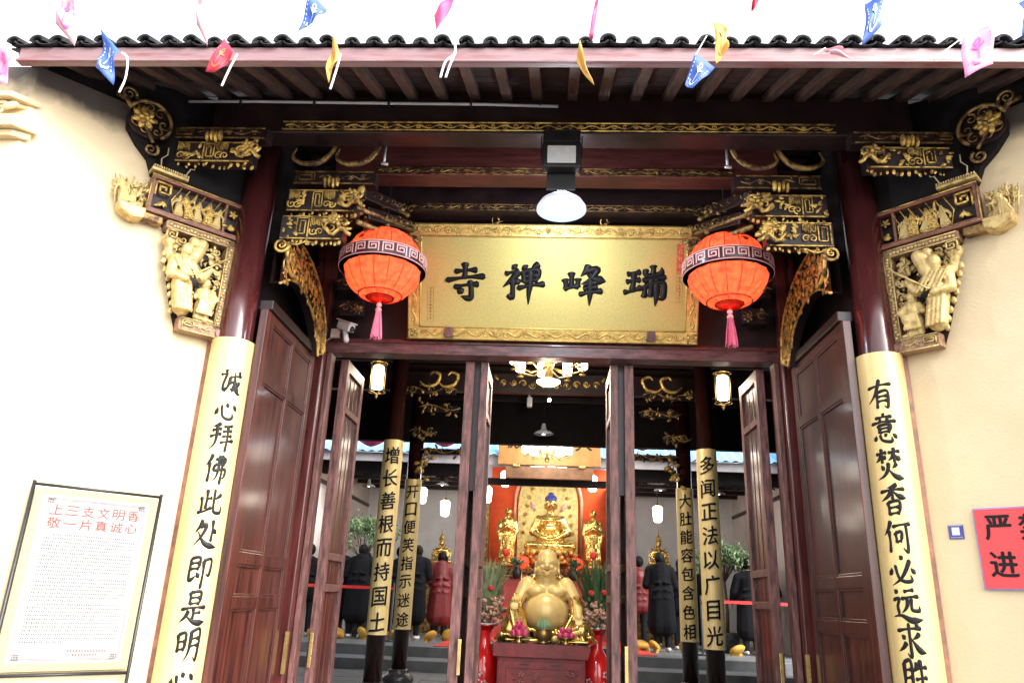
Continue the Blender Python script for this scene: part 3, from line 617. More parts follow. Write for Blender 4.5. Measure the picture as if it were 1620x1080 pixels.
# splayed gilded brackets (niutui) on the 45 degree walls; local x runs towards the column, a = -x is the reach
def wing(s):
    W = bpy.data.objects.new('wing_bracket', None); COL.objects.link(W); W.parent = G
    W.location = (s*2.33, 0, 0); W.rotation_euler.z = -s*PI/4
    W['label'] = 'gilded carved wing bracket with a robed figure, '+('left' if s < 0 else 'right')+' of the doorway'
    fx = (lambda m_: m_) if s < 0 else (lambda m_: (setattr(m_, 'v', [(-x, y, z) for x, y, z in m_.v]), m_)[1])
    r_ = random.Random(40+s); Y0 = -.055
    def ring(x0, x1, z0, z1, t, ya, yb, m_):
        m_.box(x0, x1, ya, yb, z0, z0+t); m_.box(x0, x1, ya, yb, z1-t, z1); m_.box(x0, x0+t, ya, yb, z0+t, z1-t); m_.box(x1-t, x1, ya, yb, z0+t, z1-t)
    # upper long box
    f = MB(); ring(-.64, -.0, 3.435, 3.70, .022, Y0-.04, Y0+.05, f)
    f.box(-.66, .0, Y0-.05, Y0+.055, 3.418, 3.434); f.box(-.13, -.112, Y0-.035, Y0, 3.457, 3.678)
    fr = fx(f).build('bracket_frame', mat('carved frame brown', (.22, .085, .055), .45, var=.3, scale=20, bump=.3), W, bevel=.003, fix=True)
    fx(MB().box(-.63, -.01, Y0+.02, Y0+.05, 3.45, 3.69)).build('bracket_back', lacq_dark, W, fix=True)
    g = MB(); fret(g, -.62, -.50, 3.555, 3.675, Y0-.01, .012, .022, 1); ring(-.648, .004, 3.43, 3.705, .007, Y0-.046, Y0-.038, g)
    for k in range(6): leafb(g, -.60+.018*k, 3.49+.01*(k % 2), .05, .3+.4*k, Y0-.01)
    flower(g, -.06, 3.62, .035, Y0-.01, 5, r_); leafb(g, -.09, 3.50, .07, .3, Y0-.01, .6); leafb(g, -.05, 3.5, .05, 2, Y0-.01, .6)
    fx(g).build('gilded_trim', gold_old, fr, True, fix=True)
    sx = -1 if s > 0 else 1
    for k, xx in enumerate((-.44, -.37, -.31, -.24, -.18)):
        put_fig(k, sx*xx, 3.462, Y0-.035, .155+.02*(k % 2), W, gold_old if k % 2 else gold_pale, r_.uniform(-.3, .3))
    g = MB()
    for k in range(7): xx = -.47+.055*k; g.tube([(xx, Y0-.03, 3.46), (xx-.03, Y0-.05, 3.55), (xx+.02, Y0-.05, 3.66)], .004, 5); leafb(g, xx, 3.5+.02*(k % 3), .05, r_.uniform(0, 3), Y0-.04)
    fx(g).build('carved_reeds', gold_old, W, True, fix=True)
    # serrated ledge
    q = MB().box(-.66, -.42, Y0-.06, Y0+.04, 3.725, 3.745)
    for k in range(16): q.box(-.655+.015*k, -.647+.015*k, Y0-.066, Y0+.04, 3.746, 3.764)
    fx(q).build('serrated_ledge', gold_pale, W, bevel=.001, fix=True)
    # bracket foot between box and knob, knob platform with figures
    fx(MB().box(-.66, -.52, Y0-.03, Y0+.05, 3.36, 3.417)).build('bracket_foot', gold_dim, W, bevel=.01, fix=True)
    pf = MB().prism([(-.82, 3.42), (-.645, 3.42), (-.65, 3.35), (-.71, 3.33), (-.80, 3.37)], Y0-.07, Y0+.06)
    fx(pf).build('figure_platform', gold_pale, W, bevel=.008, fix=True)
    for k, xx in enumerate((-.78, -.735, -.69)): put_fig(k+1, sx*xx, 3.422, Y0-.03+.02*k, .19-.02*k, W, gold_pale, .2*(k-1))
    g = MB()
    for k in range(34):
        a = r_.uniform(.5, 2.8); xx = -.735+r_.uniform(-.08, .07); zz = 3.47+r_.uniform(0, .11)
        leafb(g, xx, zz, .07, a, Y0+r_.uniform(-.04, .03), .3)
    for k in range(6): xx = -.83+.025*k; g.tube([(xx, Y0-.02, 3.41), (xx-.02, Y0-.01, 3.52), (xx-.03+.01*k, Y0, 3.62)], .005, 5)
    fx(g).build('carved_foliage', gold_pale, W, True, fix=True)
    # large lower panel: frame on three sides, open outer side
    f = MB()
    f.box(-.075, -.02, Y0-.045, Y0+.05, 2.72, 3.40); f.box(-.50, -.02, Y0-.045, Y0+.05, 3.345, 3.405); f.box(-.30, -.02, Y0-.045, Y0+.05, 2.665, 2.76)
    f2 = MB().prism([(-.52, 3.40), (-.015, 3.40), (-.015, 2.67), (-.29, 2.67), (-.34, 2.80), (-.42, 3.05), (-.46, 3.3)], Y0+.052, Y0+.075)
    pfm = fx(f).build('panel_frame', mat('carved panel frame', (.42, .27, .14), .45, var=.4, scale=30, bump=.6, bscale=90, col2=(.16, .06, .04)), W, bevel=.006, fix=True)
    fx(f2).build('panel_back', lacq_dark, W, fix=True)
    g = MB()
    for xx in (-.071, -.024): g.box(xx-.004, xx+.004, Y0-.052, Y0-.045, 2.74, 3.36)
    for zz in (3.35, 3.398): g.box(-.49, -.03, Y0-.052, Y0-.045, zz-.004, zz+.004)
    for zz in (2.67, 2.753): g.box(-.29, -.03, Y0-.052, Y0-.045, zz-.004, zz+.004)
    for k in range(26): g.ell((-.048+r_.uniform(-.008, .008), Y0-.048, 2.77+.0225*k), (.012, .008, .012), 6, 4)
    for k in range(18): g.ell((-.47+.023*k, Y0-.048, 3.374+r_.uniform(-.006, .006)), (.011, .008, .011), 6, 4)
    fret(g, -.285, -.20, 2.685, 2.745, Y0-.045, .007, .012, 1); vine(g, -.19, -.09, 2.712, .02, Y0-.05, r_, .005)
    fret(g, -.50, -.42, 3.255, 3.335, Y0-.05, .009, .03, 1)
    for k in range(5): spiral(g, -.005, 3.33-.05*k, .022, k*2, 1.2, 1 if k % 2 else -1, .006, Y0-.03)
    fx(g).build('gilded_trim', gold_pale, pfm, True, fix=True)
    fx(MB().tube([(-.025, Y0-.062, 2.70), (-.025, Y0-.02, 2.70)], .028, 16)).build('round_boss', mat('wood boss', (.28, .12, .10), .4), W, fix=True)
    # big robed figure (kept clear of the small one so the dark ground shows between) with raised sword arm, small attendant below
    b = MB()
    b.ell((-.34, Y0-.07, 3.22), (.045, .045, .055), 10, 8); b.cap((-.30, Y0-.05, 3.30), (-.24, Y0-.05, 3.26), .04, .025); b.cap((-.25, Y0-.06, 3.29), (-.29, Y0-.06, 3.18), .045, .05)
    b.cap((-.345, Y0-.05, 3.13), (-.335, Y0-.05, 2.99), .062, .052); b.cap((-.335, Y0-.05, 2.97), (-.305, Y0-.05, 2.82), .058, .062)
    b.cap((-.29, Y0-.07, 3.11), (-.22, Y0-.09, 3.04), .04, .035); b.cap((-.22, Y0-.09, 3.04), (-.17, Y0-.09, 3.12), .033, .022); b.cap((-.40, Y0-.05, 3.14), (-.42, Y0-.08, 3.02), .045, .035); b.cap((-.42, Y0-.08, 3.02), (-.33, Y0-.12, 3.0), .034, .025)
    b.cap((-.37, Y0-.05, 2.98), (-.335, Y0-.06, 2.80), .03, .032); b.ell((-.46, Y0-.03, 3.27), (.05, .04, .05), 8, 6); b.cap((-.46, Y0-.03, 3.25), (-.43, Y0-.02, 3.15), .03, .03)
    for k in range(9):
        x = -.385+.013*k; b.cap((x, Y0-.098-.008*(k % 2), 2.98), (x+.028, Y0-.105-.016*(k % 2), 2.79), .006, .011)
    for k in range(5): b.cap((-.42+.03*k, Y0-.11, 3.14), (-.35+.03*k, Y0-.125, 3.02), .01, .008)
    b.cap((-.37, Y0-.10, 3.0), (-.30, Y0-.11, 2.985), .014, .014); b.cap((-.40, Y0-.08, 3.12), (-.31, Y0-.11, 3.04), .014, .012); b.cap((-.295, Y0-.09, 3.12), (-.37, Y0-.11, 3.05), .014, .012)
    bo = blob('large_carved_figure', fx(b), .0065, gold_pale, W, 1)
    b = MB()
    b.ell((-.175, Y0-.06, 3.02), (.035, .035, .042), 8, 6); b.ell((-.17, Y0-.05, 3.07), (.022, .022, .022), 8, 6); b.cap((-.17, Y0-.05, 2.96), (-.17, Y0-.05, 2.88), .045, .05); b.cap((-.19, Y0-.05, 2.86), (-.20, Y0-.05, 2.78), .035, .024); b.cap((-.15, Y0-.05, 2.86), (-.14, Y0-.05, 2.77), .035, .024)
    b.cap((-.13, Y0-.06, 2.96), (-.09, Y0-.08, 2.92), .022, .018); b.cap((-.21, Y0-.06, 2.96), (-.24, Y0-.09, 2.90), .022, .018); b.cap((-.10, Y0-.07, 2.93), (-.13, Y0-.08, 2.86), .015, .03)
    for k in range(6): b.cap((-.20+.013*k, Y0-.095, 2.9), (-.215+.02*k, Y0-.09, 2.80), .006, .009)
    b.cap((-.21, Y0-.05, 2.775), (-.09, Y0-.05, 2.77), .014, .012)
    blob('small_carved_figure', fx(b), .0065, gold_pale, W, 1)
    g = MB()
    for (cx, cz, rr_) in ((-.13, 3.29, .035), (-.16, 3.24, .04), (-.12, 3.22, .03), (-.105, 3.14, .035), (-.10, 3.06, .03), (-.10, 2.99, .03), (-.105, 2.84, .03), (-.25, 2.93, .03), (-.26, 2.86, .03), (-.41, 3.22, .04), (-.37, 3.30, .035), (-.44, 3.31, .035), (-.24, 3.20, .03)):
        for j in range(7): leafb(g, cx+r_.uniform(-.02, .02), cz+r_.uniform(-.02, .02), rr_*r_.uniform(.9, 1.7), r_.uniform(0, 6.28), Y0-.02+r_.uniform(-.01, .02), .6)
        spiral(g, cx, cz, rr_*.8, r_.uniform(0, 6), 1.1, 1, .007, Y0-.03)
    for k in range(60): leafb(g, r_.uniform(-.36, -.08), r_.uniform(2.78, 3.33), r_.uniform(.03, .055), r_.uniform(0, 6), Y0+.012)
    for k in range(8): leafb(g, -.47+.018*k+r_.uniform(-.01, .01), 3.2-.055*k, .06, 4.5, Y0-.02, .6)
    fx(g).build('carved_foliage', gold_pale, W, True, fix=True)
    fx(MB().tube([(-.31, Y0-.13, 3.02), (-.055, Y0-.10, 3.25)], .007, 6)).build('carved_sword', gold_pale, W, True, fix=True)
    fx(MB().prism([(-.60, 3.70), (.03, 3.70), (.03, 4.19), (-.84, 4.19), (-.80, 4.06), (-.66, 3.86)], Y0+.0, Y0+.05)).build('timber_infill', dark_m, W, fix=True)
    # round openwork beam end above, with hanging wires
    g = MB(); dk = MB()
    cx, cz = -.74, 4.075; r0 = .14
    g.tube([(cx+r0*math.cos(t), Y0-.05, cz+r0*math.sin(t)) for t in [-.9+i*.24 for i in range(16)]], .013, 8)
    dk.tube([(cx, Y0-.03, cz), (cx, Y0+.12, cz)], r0-.01, 24)
    dd = fx(dk).build('beam_end', lacq_dark, W, fix=True)
    for k in range(7): spiral(g, cx+.09*math.cos(k*.9), cz+.09*math.sin(k*.9), .04, k*1.3, 1.1, 1 if k % 2 else -1, .008, Y0-.05)
    fx(g).build('openwork_scroll', gold_dim, dd, True, fix=True)
    q = MB(); flower(q, cx-.03, cz-.02, .06, Y0-.08, 6, r_)
    for k in range(7): leafb(q, cx-.04, cz-.01, .09, k*.9, Y0-.07, .5)
    fx(q).build('gilded_blossom', gold_old, dd, True, fix=True)
    q = MB(); spiral(q, cx-.16, cz+.14, .05, 0, 1.5, 1, .01, Y0-.04); spiral(q, cx+.05, cz-.2, .05, 1, 1.5, -1, .012, Y0-.03); q.tube([(cx-.12, Y0-.03, cz+.05), (cx-.16, Y0-.03, cz+.1), (cx-.22, Y0, cz+.13)], .02, 6)
    q.tube([(cx-.11, Y0-.03, cz+.14), (cx-.05, Y0-.04, cz), (cx+.05, Y0-.035, cz-.15)], .012, 6); fx(q).build('curled_leaf', gold_dim, dd, True, fix=True)
    fx(MB().prism([(cx-.12, 4.13), (cx+.14, 4.13), (cx+.20, 3.86), (cx+.16, 3.72), (cx+.10, 3.705), (cx+.05, 3.82), (cx-.04, 3.90), (cx-.12, 4.0)], Y0+.0, Y0+.1)).build('carved_corbel', dark_m, W, bevel=.01, fix=True)
    for k, (xx, zz) in enumerate(((-.60, 3.74), (-.45, 3.745))):
        fx(MB().tube([(xx, Y0-.03, zz), (xx-.015+.05*k, Y0-.04, zz+.09), (xx+.02+.04*k, Y0-.03, zz+.14-.04*k), (xx+.02+.05*k, Y0-.02, zz+.2-.06*k)], .004, 5)).build('hanging_wire', mat('bare wire', (.5, .4, .25), .4), W, fix=True)
for s in (-1, 1): wing(s)
# dark timber filling between wall tops, columns and soffit
for s in (-1, 1):
    MB().add([(s*2.34, .02, 3.72), (s*3.34, -.98, 4.08), (s*3.34, -.98, 4.30), (s*2.34, .02, 4.6), (s*2.44, .12, 3.72), (s*3.44, -.88, 4.08), (s*3.44, -.88, 4.30), (s*2.44, .12, 4.6)],
             [(0, 1, 2, 3), (7, 6, 5, 4), (0, 4, 5, 1), (1, 5, 6, 2), (2, 6, 7, 3), (3, 7, 4, 0)]).build('wall_plate', dark_m, G, fix=True)

# door leaves in the doorway, opened inwards
def leaf(x0, x1, y0, dep, inner, parent, zt=3.02, rz=0, piv=None):
    # a leaf seen on its edge: thickness x0..x1, depth y0..y0+dep
    D = MB(); y1 = y0+dep; xs = (x0, x1)
    D.box(*xs, y0, y0+.07, -.0, zt); D.box(*xs, y1-.07, y1, -.0, zt); D.box(x0+.002, x1-.002, y0+.07, y1-.07, 0, .2); D.box(x0+.002, x1-.002, y0+.07, y1-.07, zt-.1, zt)
    for z in (1.05, 1.3, 2.55): D.box(x0+.002, x1-.002, y0+.07, y1-.07, z, z+.06)
    d = D.build('door_leaf', lacq_worn, parent, bevel=.004)
    for za, zb in ((.2, 1.05), (1.11, 1.3), (1.36, 2.55), (2.61, zt-.1)):
        xm = (x0+x1)/2; p = MB().box(xm-.008, xm+.008, y0+.071, y1-.071, za+.001, zb-.001)
        for k in range(4): yy = y0+.1+(dep-.2)*k/3; p.box(xm-.013, xm+.013, yy-.006, yy+.006, za+.01, zb-.01)
        p.build('panel', lacq_door, d, bevel=.002)
    h = MB(); xh = x0-.02 if inner > 0 else x1+.02
    xh = (x0+x1)/2
    h.box(xh-.014, xh+.014, y0-.035, y0-.018, .48, .74); h.box(xh-.01, xh+.01, y0-.018, y0, .52, .55); h.box(xh-.01, xh+.01, y0-.018, y0, .67, .70)
    return d, h
gold_handle = mat('gold door handle', (.75, .55, .22), .25, metal=.9)
for s in (-1, 1):
    d, h = leaf(min(s*.735, s*.655), max(s*.735, s*.655), 1.43, .55, s, G)
    d, h = leaf(min(s*.60, s*.535), max(s*.60, s*.535), 1.43, .55, -s, G); h.v = [(x+s*.08, y, z) for x, y, z in h.v]; h.build('handle', gold_handle, d, bevel=.003)
    MB().box(min(s*.655, s*.60)+.001, max(s*.655, s*.60)-.001, 1.48, 1.50, 1.9, 3.03).build('door_stop', lacq_dark, G)
    d, h = leaf(min(s*1.86, s*1.79), max(s*1.86, s*1.79), 1.45, .6, s, G); h.build('handle', gold_handle, d, bevel=.003)
    MB().box(min(s*1.97, s*1.94), max(s*1.97, s*1.94), 1.2, 1.215, .45, .75).build('handle_plate', gold_handle, G)

# front hall shell: dark ceiling, side walls, inner columns
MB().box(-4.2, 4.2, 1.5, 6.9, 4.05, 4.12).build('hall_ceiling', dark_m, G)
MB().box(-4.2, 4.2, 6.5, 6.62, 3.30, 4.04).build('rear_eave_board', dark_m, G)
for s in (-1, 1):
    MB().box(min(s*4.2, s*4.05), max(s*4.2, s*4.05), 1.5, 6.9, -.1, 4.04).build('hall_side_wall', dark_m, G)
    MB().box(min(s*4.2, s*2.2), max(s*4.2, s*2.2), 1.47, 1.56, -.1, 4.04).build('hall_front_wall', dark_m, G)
rb = MB().box(-4, 4, -.04, .04, -.05, .05).mesh('ceiling_beam', lacq_dark)
for k in range(10): o = link('ceiling_beam', rb, G, bevel=.006); o.location = (0, 1.9+.5*k, 3.98)
for s in (-1, 1):
    for (X, Y_) in ((1.78, 3.61), (1.80, 5.19)):
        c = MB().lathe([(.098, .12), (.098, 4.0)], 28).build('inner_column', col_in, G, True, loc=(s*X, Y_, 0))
        MB().lathe([(.10, 0), (.17, .01), (.20, .05), (.19, .10), (.14, .13), (.12, .16), (.13, .17), (.105, .18)], 28).build('stone_base', stone_dk, c, True)
    # carved cross beams and brackets in the dark by the inner columns
    r_ = random.Random(60+s)
    for k, (xx, yy, zz, wd) in enumerate(((1.45, 3.9, 3.42, .6), (1.35, 4.1, 3.25, .45), (1.62, 4.6, 3.05, .3), (1.4, 5.1, 2.9, .6))):
        b = MB().box(s*xx-wd/2, s*xx+wd/2, yy, yy+.1, zz-.035, zz+.035).build('carved_tie', dark_m, G, bevel=.01)
        g = MB(); vine(g, s*xx-wd/2-.03, s*xx+wd/2+.03, zz, .075, yy-.012, r_, .009); [leafb(g, s*xx+r_.uniform(-wd/2, wd/2), zz+r_.uniform(-.09, .05), .07, r_.uniform(0, 6), yy-.01, .5) for _ in range(10)]; g.build('carved_vine', gold_dim, b, True)
    g = MB()
    for k in range(2):
        ox = s*1.45+(.22*k if s < 0 else -.22*k)
        pts = [(ox-.12, 3.50), (ox-.04, 3.44), (ox+.08, 3.47), (ox+.12, 3.58), (ox+.04, 3.62), (ox, 3.58)]
        if s > 0: pts = [(2*ox-x, z) for x, z in pts]
        v = cr_pts([Vector((x, 3.8, z)) for x, z in pts], 5); g.tube(v, [.008+.014*math.sin(PI*i/(len(v)-1)) for i in range(len(v))], 6)
    g.build('horn_scroll', gold_old, G, True)
    for q in ((s*1.62, 5.1, 2.78), (s*1.66, 4.95, 2.6)):
        g = MB(); r3 = random.Random(int(q[2]*100))
        for k in range(6): leafb(g, q[0]+r3.uniform(-.04, .04), q[2]+r3.uniform(-.12, .12), .09, r3.uniform(0, 6), q[1]-.05, .6)
        spiral(g, q[0], q[2], .06, 1, 1.4, 1, .014, q[1]-.05); g.build('carved_corbel', gold_old, G, True)
g = MB(); r_ = random.Random(77)
for s in (-1, 1):
    for k in range(5):
        cx = s*(.10+.125*k); spiral(g, cx-.01*s, 3.66-.018*math.cos(k), .058-.004*k, PI/2*(1-s), 1.35, s*(-1)**k, .010, 4.38); leafb(g, cx, 3.62, .08, .4*s+PI/2, 4.38)
    leafb(g, s*.66, 3.70, .1, PI*.3 if s > 0 else PI*.7, 4.38, .4)
MB().box(-4, 4, 4.4, 4.5, 3.55, 3.80).build('tie_beam', lacq_dark, G); g.build('gilded_scroll', gold_old, G, True)
# ---------------------------------------------------------------- yellow plaster walls
def wallprism(pts, z0, z1, th):
    n = len(pts); vs = []
    P = [Vector((x, y, 0)) for x, y in pts]
    off = []
    for i, p in enumerate(P):
        d = (P[min(i+1, n-1)]-P[max(i-1, 0)]).normalized(); off.append(p+Vector((-d.y, d.x, 0))*th)
    for z in (z0, z1): vs += [(p.x, p.y, z) for p in P]+[(p.x, p.y, z) for p in off]
    fs = []
    for i in range(n-1):
        fs += [(i, i+1, 2*n+i+1, 2*n+i), (n+i+1, n+i, 3*n+i, 3*n+i+1), (2*n+i, 2*n+i+1, 3*n+i+1, 3*n+i), (i+1, i, n+i, n+i+1)]
    fs += [(0, 2*n, 3*n, n), (n-1, 2*n-1, 4*n-1, 3*n-1)]
    return MB().add(vs, fs)
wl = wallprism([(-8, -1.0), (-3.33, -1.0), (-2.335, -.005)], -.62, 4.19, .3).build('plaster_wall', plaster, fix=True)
tag(wl, 'cream yellow plaster wall splayed out on the left of the gate, with moulded cornice', 'wall')
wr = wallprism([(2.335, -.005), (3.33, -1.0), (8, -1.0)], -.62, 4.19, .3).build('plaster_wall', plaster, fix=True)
tag(wr, 'cream yellow plaster wall splayed out on the right of the gate, behind the red notice', 'wall')
for k, (x1, d, z0, z1) in enumerate(((-3.345, .05, 3.64, 3.685), (-3.325, .09, 3.687, 3.77), (-3.40, .05, 3.86, 3.89), (-3.38, .10, 3.892, 3.93))):
    pts = [(-4.6, -1.001-d), (x1, -1.001-d), (x1+.05+d*.6, -1.001+d*.25), (x1, -1.001), (-4.6, -1.001)]
    n = 5; vs = [(x, y, z) for z in (z0, z1) for x, y in pts]
    MB().add(vs, [(4, 3, 2, 1, 0), (5, 6, 7, 8, 9)]+[(i, (i+1) % n, (i+1) % n+n, i+n) for i in range(n)]).build('cornice_moulding', plaster_trim, wl, bevel=.006, fix=True)
g = MB(); spiral(g, -3.46, 3.83, .05, 0, 1.4, 1, .018, -1.06); leafb(g, -3.46, 3.83, .12, .3, -1.06, .5); leafb(g, -3.52, 3.82, .12, 2.6, -1.06, .5)
g.build('plaster_scroll', plaster_trim, wl, True)
for s, wl_ in ((-1, wl), (1, wr)):
    MB().box(s*2.345-.022, s*2.345+.022, -.05, -.012, -.2, 2.66).build('corner_strip', mat('brown edge strip', (.30, .13, .08), .5, var=.3, scale=12), wl_, bevel=.004)
# the greying along the wall tops sits in the plaster colour itself
# ---------------------------------------------------------------- couplet boards
def couplet(x, y, r, z0, z1, face, chars, lab, big, pitch, ztop, size, grp, arc=205, zs=None):
    T = thing('couplet_board', lab, 'couplet board', (x, y, 0), 0, grp)
    b = MB(); n = 36; a0 = -PI/2+face-R(arc)/2; vs = []; fs = []
    for rr_ in (r, r+.007):
        for z in (z0, z1):
            for k in range(n+1): a = a0+R(arc)*k/n; vs.append((rr_*math.cos(a), rr_*math.sin(a), z))
    m_ = n+1
    for k in range(n): fs += [(2*m_+k, 2*m_+k+1, 3*m_+k+1, 3*m_+k), (k+1, k, m_+k, m_+k+1), (m_+k, m_+k+1, 3*m_+k+1, 3*m_+k)[::-1], (k, k+1, 2*m_+k+1, 2*m_+k)]
    fs += [(0, m_, 3*m_, 2*m_), (m_-1, 2*m_-1, 4*m_-1, 3*m_-1)]
    bb = MB().add(vs, fs).build('board', gold_paint if big else gold_paint2, T, True, fix=True)
    md = bb.modifiers.new('e', 'EDGE_SPLIT'); md.split_angle = R(40)
    for i, c in enumerate(chars):
        zc = zs[i] if zs else ztop-pitch*i
        def fn(u, v, h): u = u*(.80 if big else 1); a = -PI/2+face+u/(r+.007); return ((r+.007+h)*math.cos(a), (r+.007+h)*math.sin(a), zc+v)
        g_ = MB()
        if big: brush(g_, BR[c], size, fn, .004, 1.22)
        else: put(g_, c, size, fn, .022, .006, .13, .012, i, .86)
        if g_.v: g_.build('painted_character', ink, T, big)
    return T
couplet(-2.2, 0, .138, -.1, 2.665, R(33), '诚心拜佛此处即是明心', 'gold couplet board wrapped round the left outer column, ten brush characters beginning 诚心拜佛', True, .2255, 2.475, .185, 'couplet boards on the outer columns', zs=(2.349, 2.155, 1.984, 1.775, 1.563, 1.363, 1.145, .929, .715, .515))
couplet(2.2, 0, .138, -.1, 2.665, R(-31), '有意焚香何必远求胜', 'gold couplet board wrapped round the right outer column, brush characters beginning 有意焚香', True, .2255, 2.475, .185, 'couplet boards on the outer columns', zs=(2.385, 2.161, 1.936, 1.716, 1.502, 1.301, 1.112, .917, .72))
gi = 'couplet boards on the inner columns'
couplet(-1.78, 3.61, .105, .64, 2.72, R(10), '增长善根而持国土', 'gold couplet board on the nearer left inner column reading 增长善根而持国土', False, .252, 2.535, .19, gi)
couplet(-1.80, 5.19, .105, .64, 2.51, R(8), '开口便笑指示迷途', 'gold couplet board on the farther left inner column reading 开口便笑指示迷途', False, .226, 2.34, .17, gi)
couplet(1.78, 3.61, .105, .64, 2.72, R(-10), '多闻正法以广目光', 'gold couplet board on the nearer right inner column reading 多闻正法以广目光', False, .252, 2.535, .19, gi)
couplet(1.80, 5.19, .105, .64, 2.51, R(-8), '大肚能容包含色相', 'gold couplet board on the farther right inner column reading 大肚能容包含色相', False, .226, 2.34, .17, gi)

# ---------------------------------------------------------------- name plaque over the door
P0 = Vector((.012, 1.265, 3.165)); lean = math.atan2(.37, .94); PW, PH = 2.50, 1.005
PQ = thing('name_plaque', 'large gold framed plaque with four black brush characters hung leaning over the doorway', 'plaque', P0)
PQ.rotation_euler.x = lean
MB().box(-PW/2+.02, PW/2-.02, 0, .03, .02, PH-.02).build('plaque_ground', gold_plq, PQ)
f = MB(); t = .115
for q in ((-PW/2, PW/2, 0, t), (-PW/2, PW/2, PH-t, PH), (-PW/2, -PW/2+t, t, PH-t), (PW/2-t, PW/2, t, PH-t)): f.box(q[0], q[1], -.028, .035, q[2], q[3])
fr = f.build('plaque_frame', gold_frm, PQ, bevel=.004)
g = MB(); r_ = random.Random(8)
for z in (t/2, PH-t/2): vine(g, -PW/2+.12, PW/2-.12, z, .043, -.030, r_, .009, .085)
tmp = MB(); vine(tmp, .13, PH-.13, 0, .036, -.030, r_, .008, .08)
for xx in (-PW/2+t/2, PW/2-t/2): g.add([(xx+p[2], p[1], p[0]) for p in tmp.v], tmp.f)
for xx in (-PW/2, PW/2-.1):
    for z in (.005, PH-.105): fret(g, xx+.005, xx+.095, z, z+.09, -.028, .010, .012, 1)
for a in (.004, t-.010):
    for z in (a, PH-a-.006): g.box(-PW/2+a, PW/2-a, -.034, -.027, z, z+.006)
    for xx in (-PW/2+a, PW/2-a-.006): g.box(xx, xx+.006, -.034, -.027, a+.006, PH-a)
g.build('frame_carving', gold_frm, fr, True)
for c, u in zip('寺禅峰瑞', (-.755, -.255, .27, .785)):
    g = MB(); brush(g, BR[c], .32, lambda x, z, h: (u+x*1.12, -h*3, .515+z), .005, 1.5); g.build('raised_character', ink, PQ, True)
g = MB().box(1.055, 1.115, -.004, -.001, .60, .86); sl_ = g.build('red_seal_strip', mat('worn red seal', (.75, .16, .08), .5, var=.3, scale=40), PQ)
g = MB()
for k in range(4): g.box(1.07, 1.10, -.007, -.0045, .80-.06*k, .805-.06*k); g.box(1.075, 1.080, -.007, -.0045, .775-.06*k, .80-.06*k); g.box(1.092, 1.096, -.007, -.0045, .77-.06*k, .80-.06*k)
g.build('seal_marks', gold_plq, sl_)
g = MB()
for xx, za, n in ((1.085, .36, 4), (-1.055, .18, 5)):
    for k in range(n):
        z = za+.058*k
        for a, b in ((0, .03), (.036, .04)): g.box(xx-.015, xx+.015, -.003, -.001, z+a, z+a+.004)
        g.box(xx-.002, xx+.002, -.003, -.001, z, z+.04)
    for s in (-1, 1): g.box(xx+s*.026-.001, xx+s*.026+.001, -.003, -.001, za-.02, za+.058*n)
g.build('small_inscription', gold_dim, PQ)['kind'] = 'stuff'
for xx in (-.50, .43):
    g = MB(); g.tube([(xx+.03*math.cos(t_*.6), -.01, PH+.03+.035*math.sin(t_*.6)) for t_ in range(11)], .006, 6); g.tube([(xx, 0, PH+.01), (xx+.1, .08, PH+.05)], .004, 5); g.build('hanging_ring', gold_old, PQ, True)
for xx, lab in ((-.87, 'left'), (.86, 'right')):
    g = MB().box(xx-.035, xx+.035, 1.16, 1.30, 3.172, 3.19); g.box(xx-.035, xx+.035, 1.155, 1.175, 3.15, 3.245)
    g.build('plaque_clip', lacq_worn, G, bevel=.004)

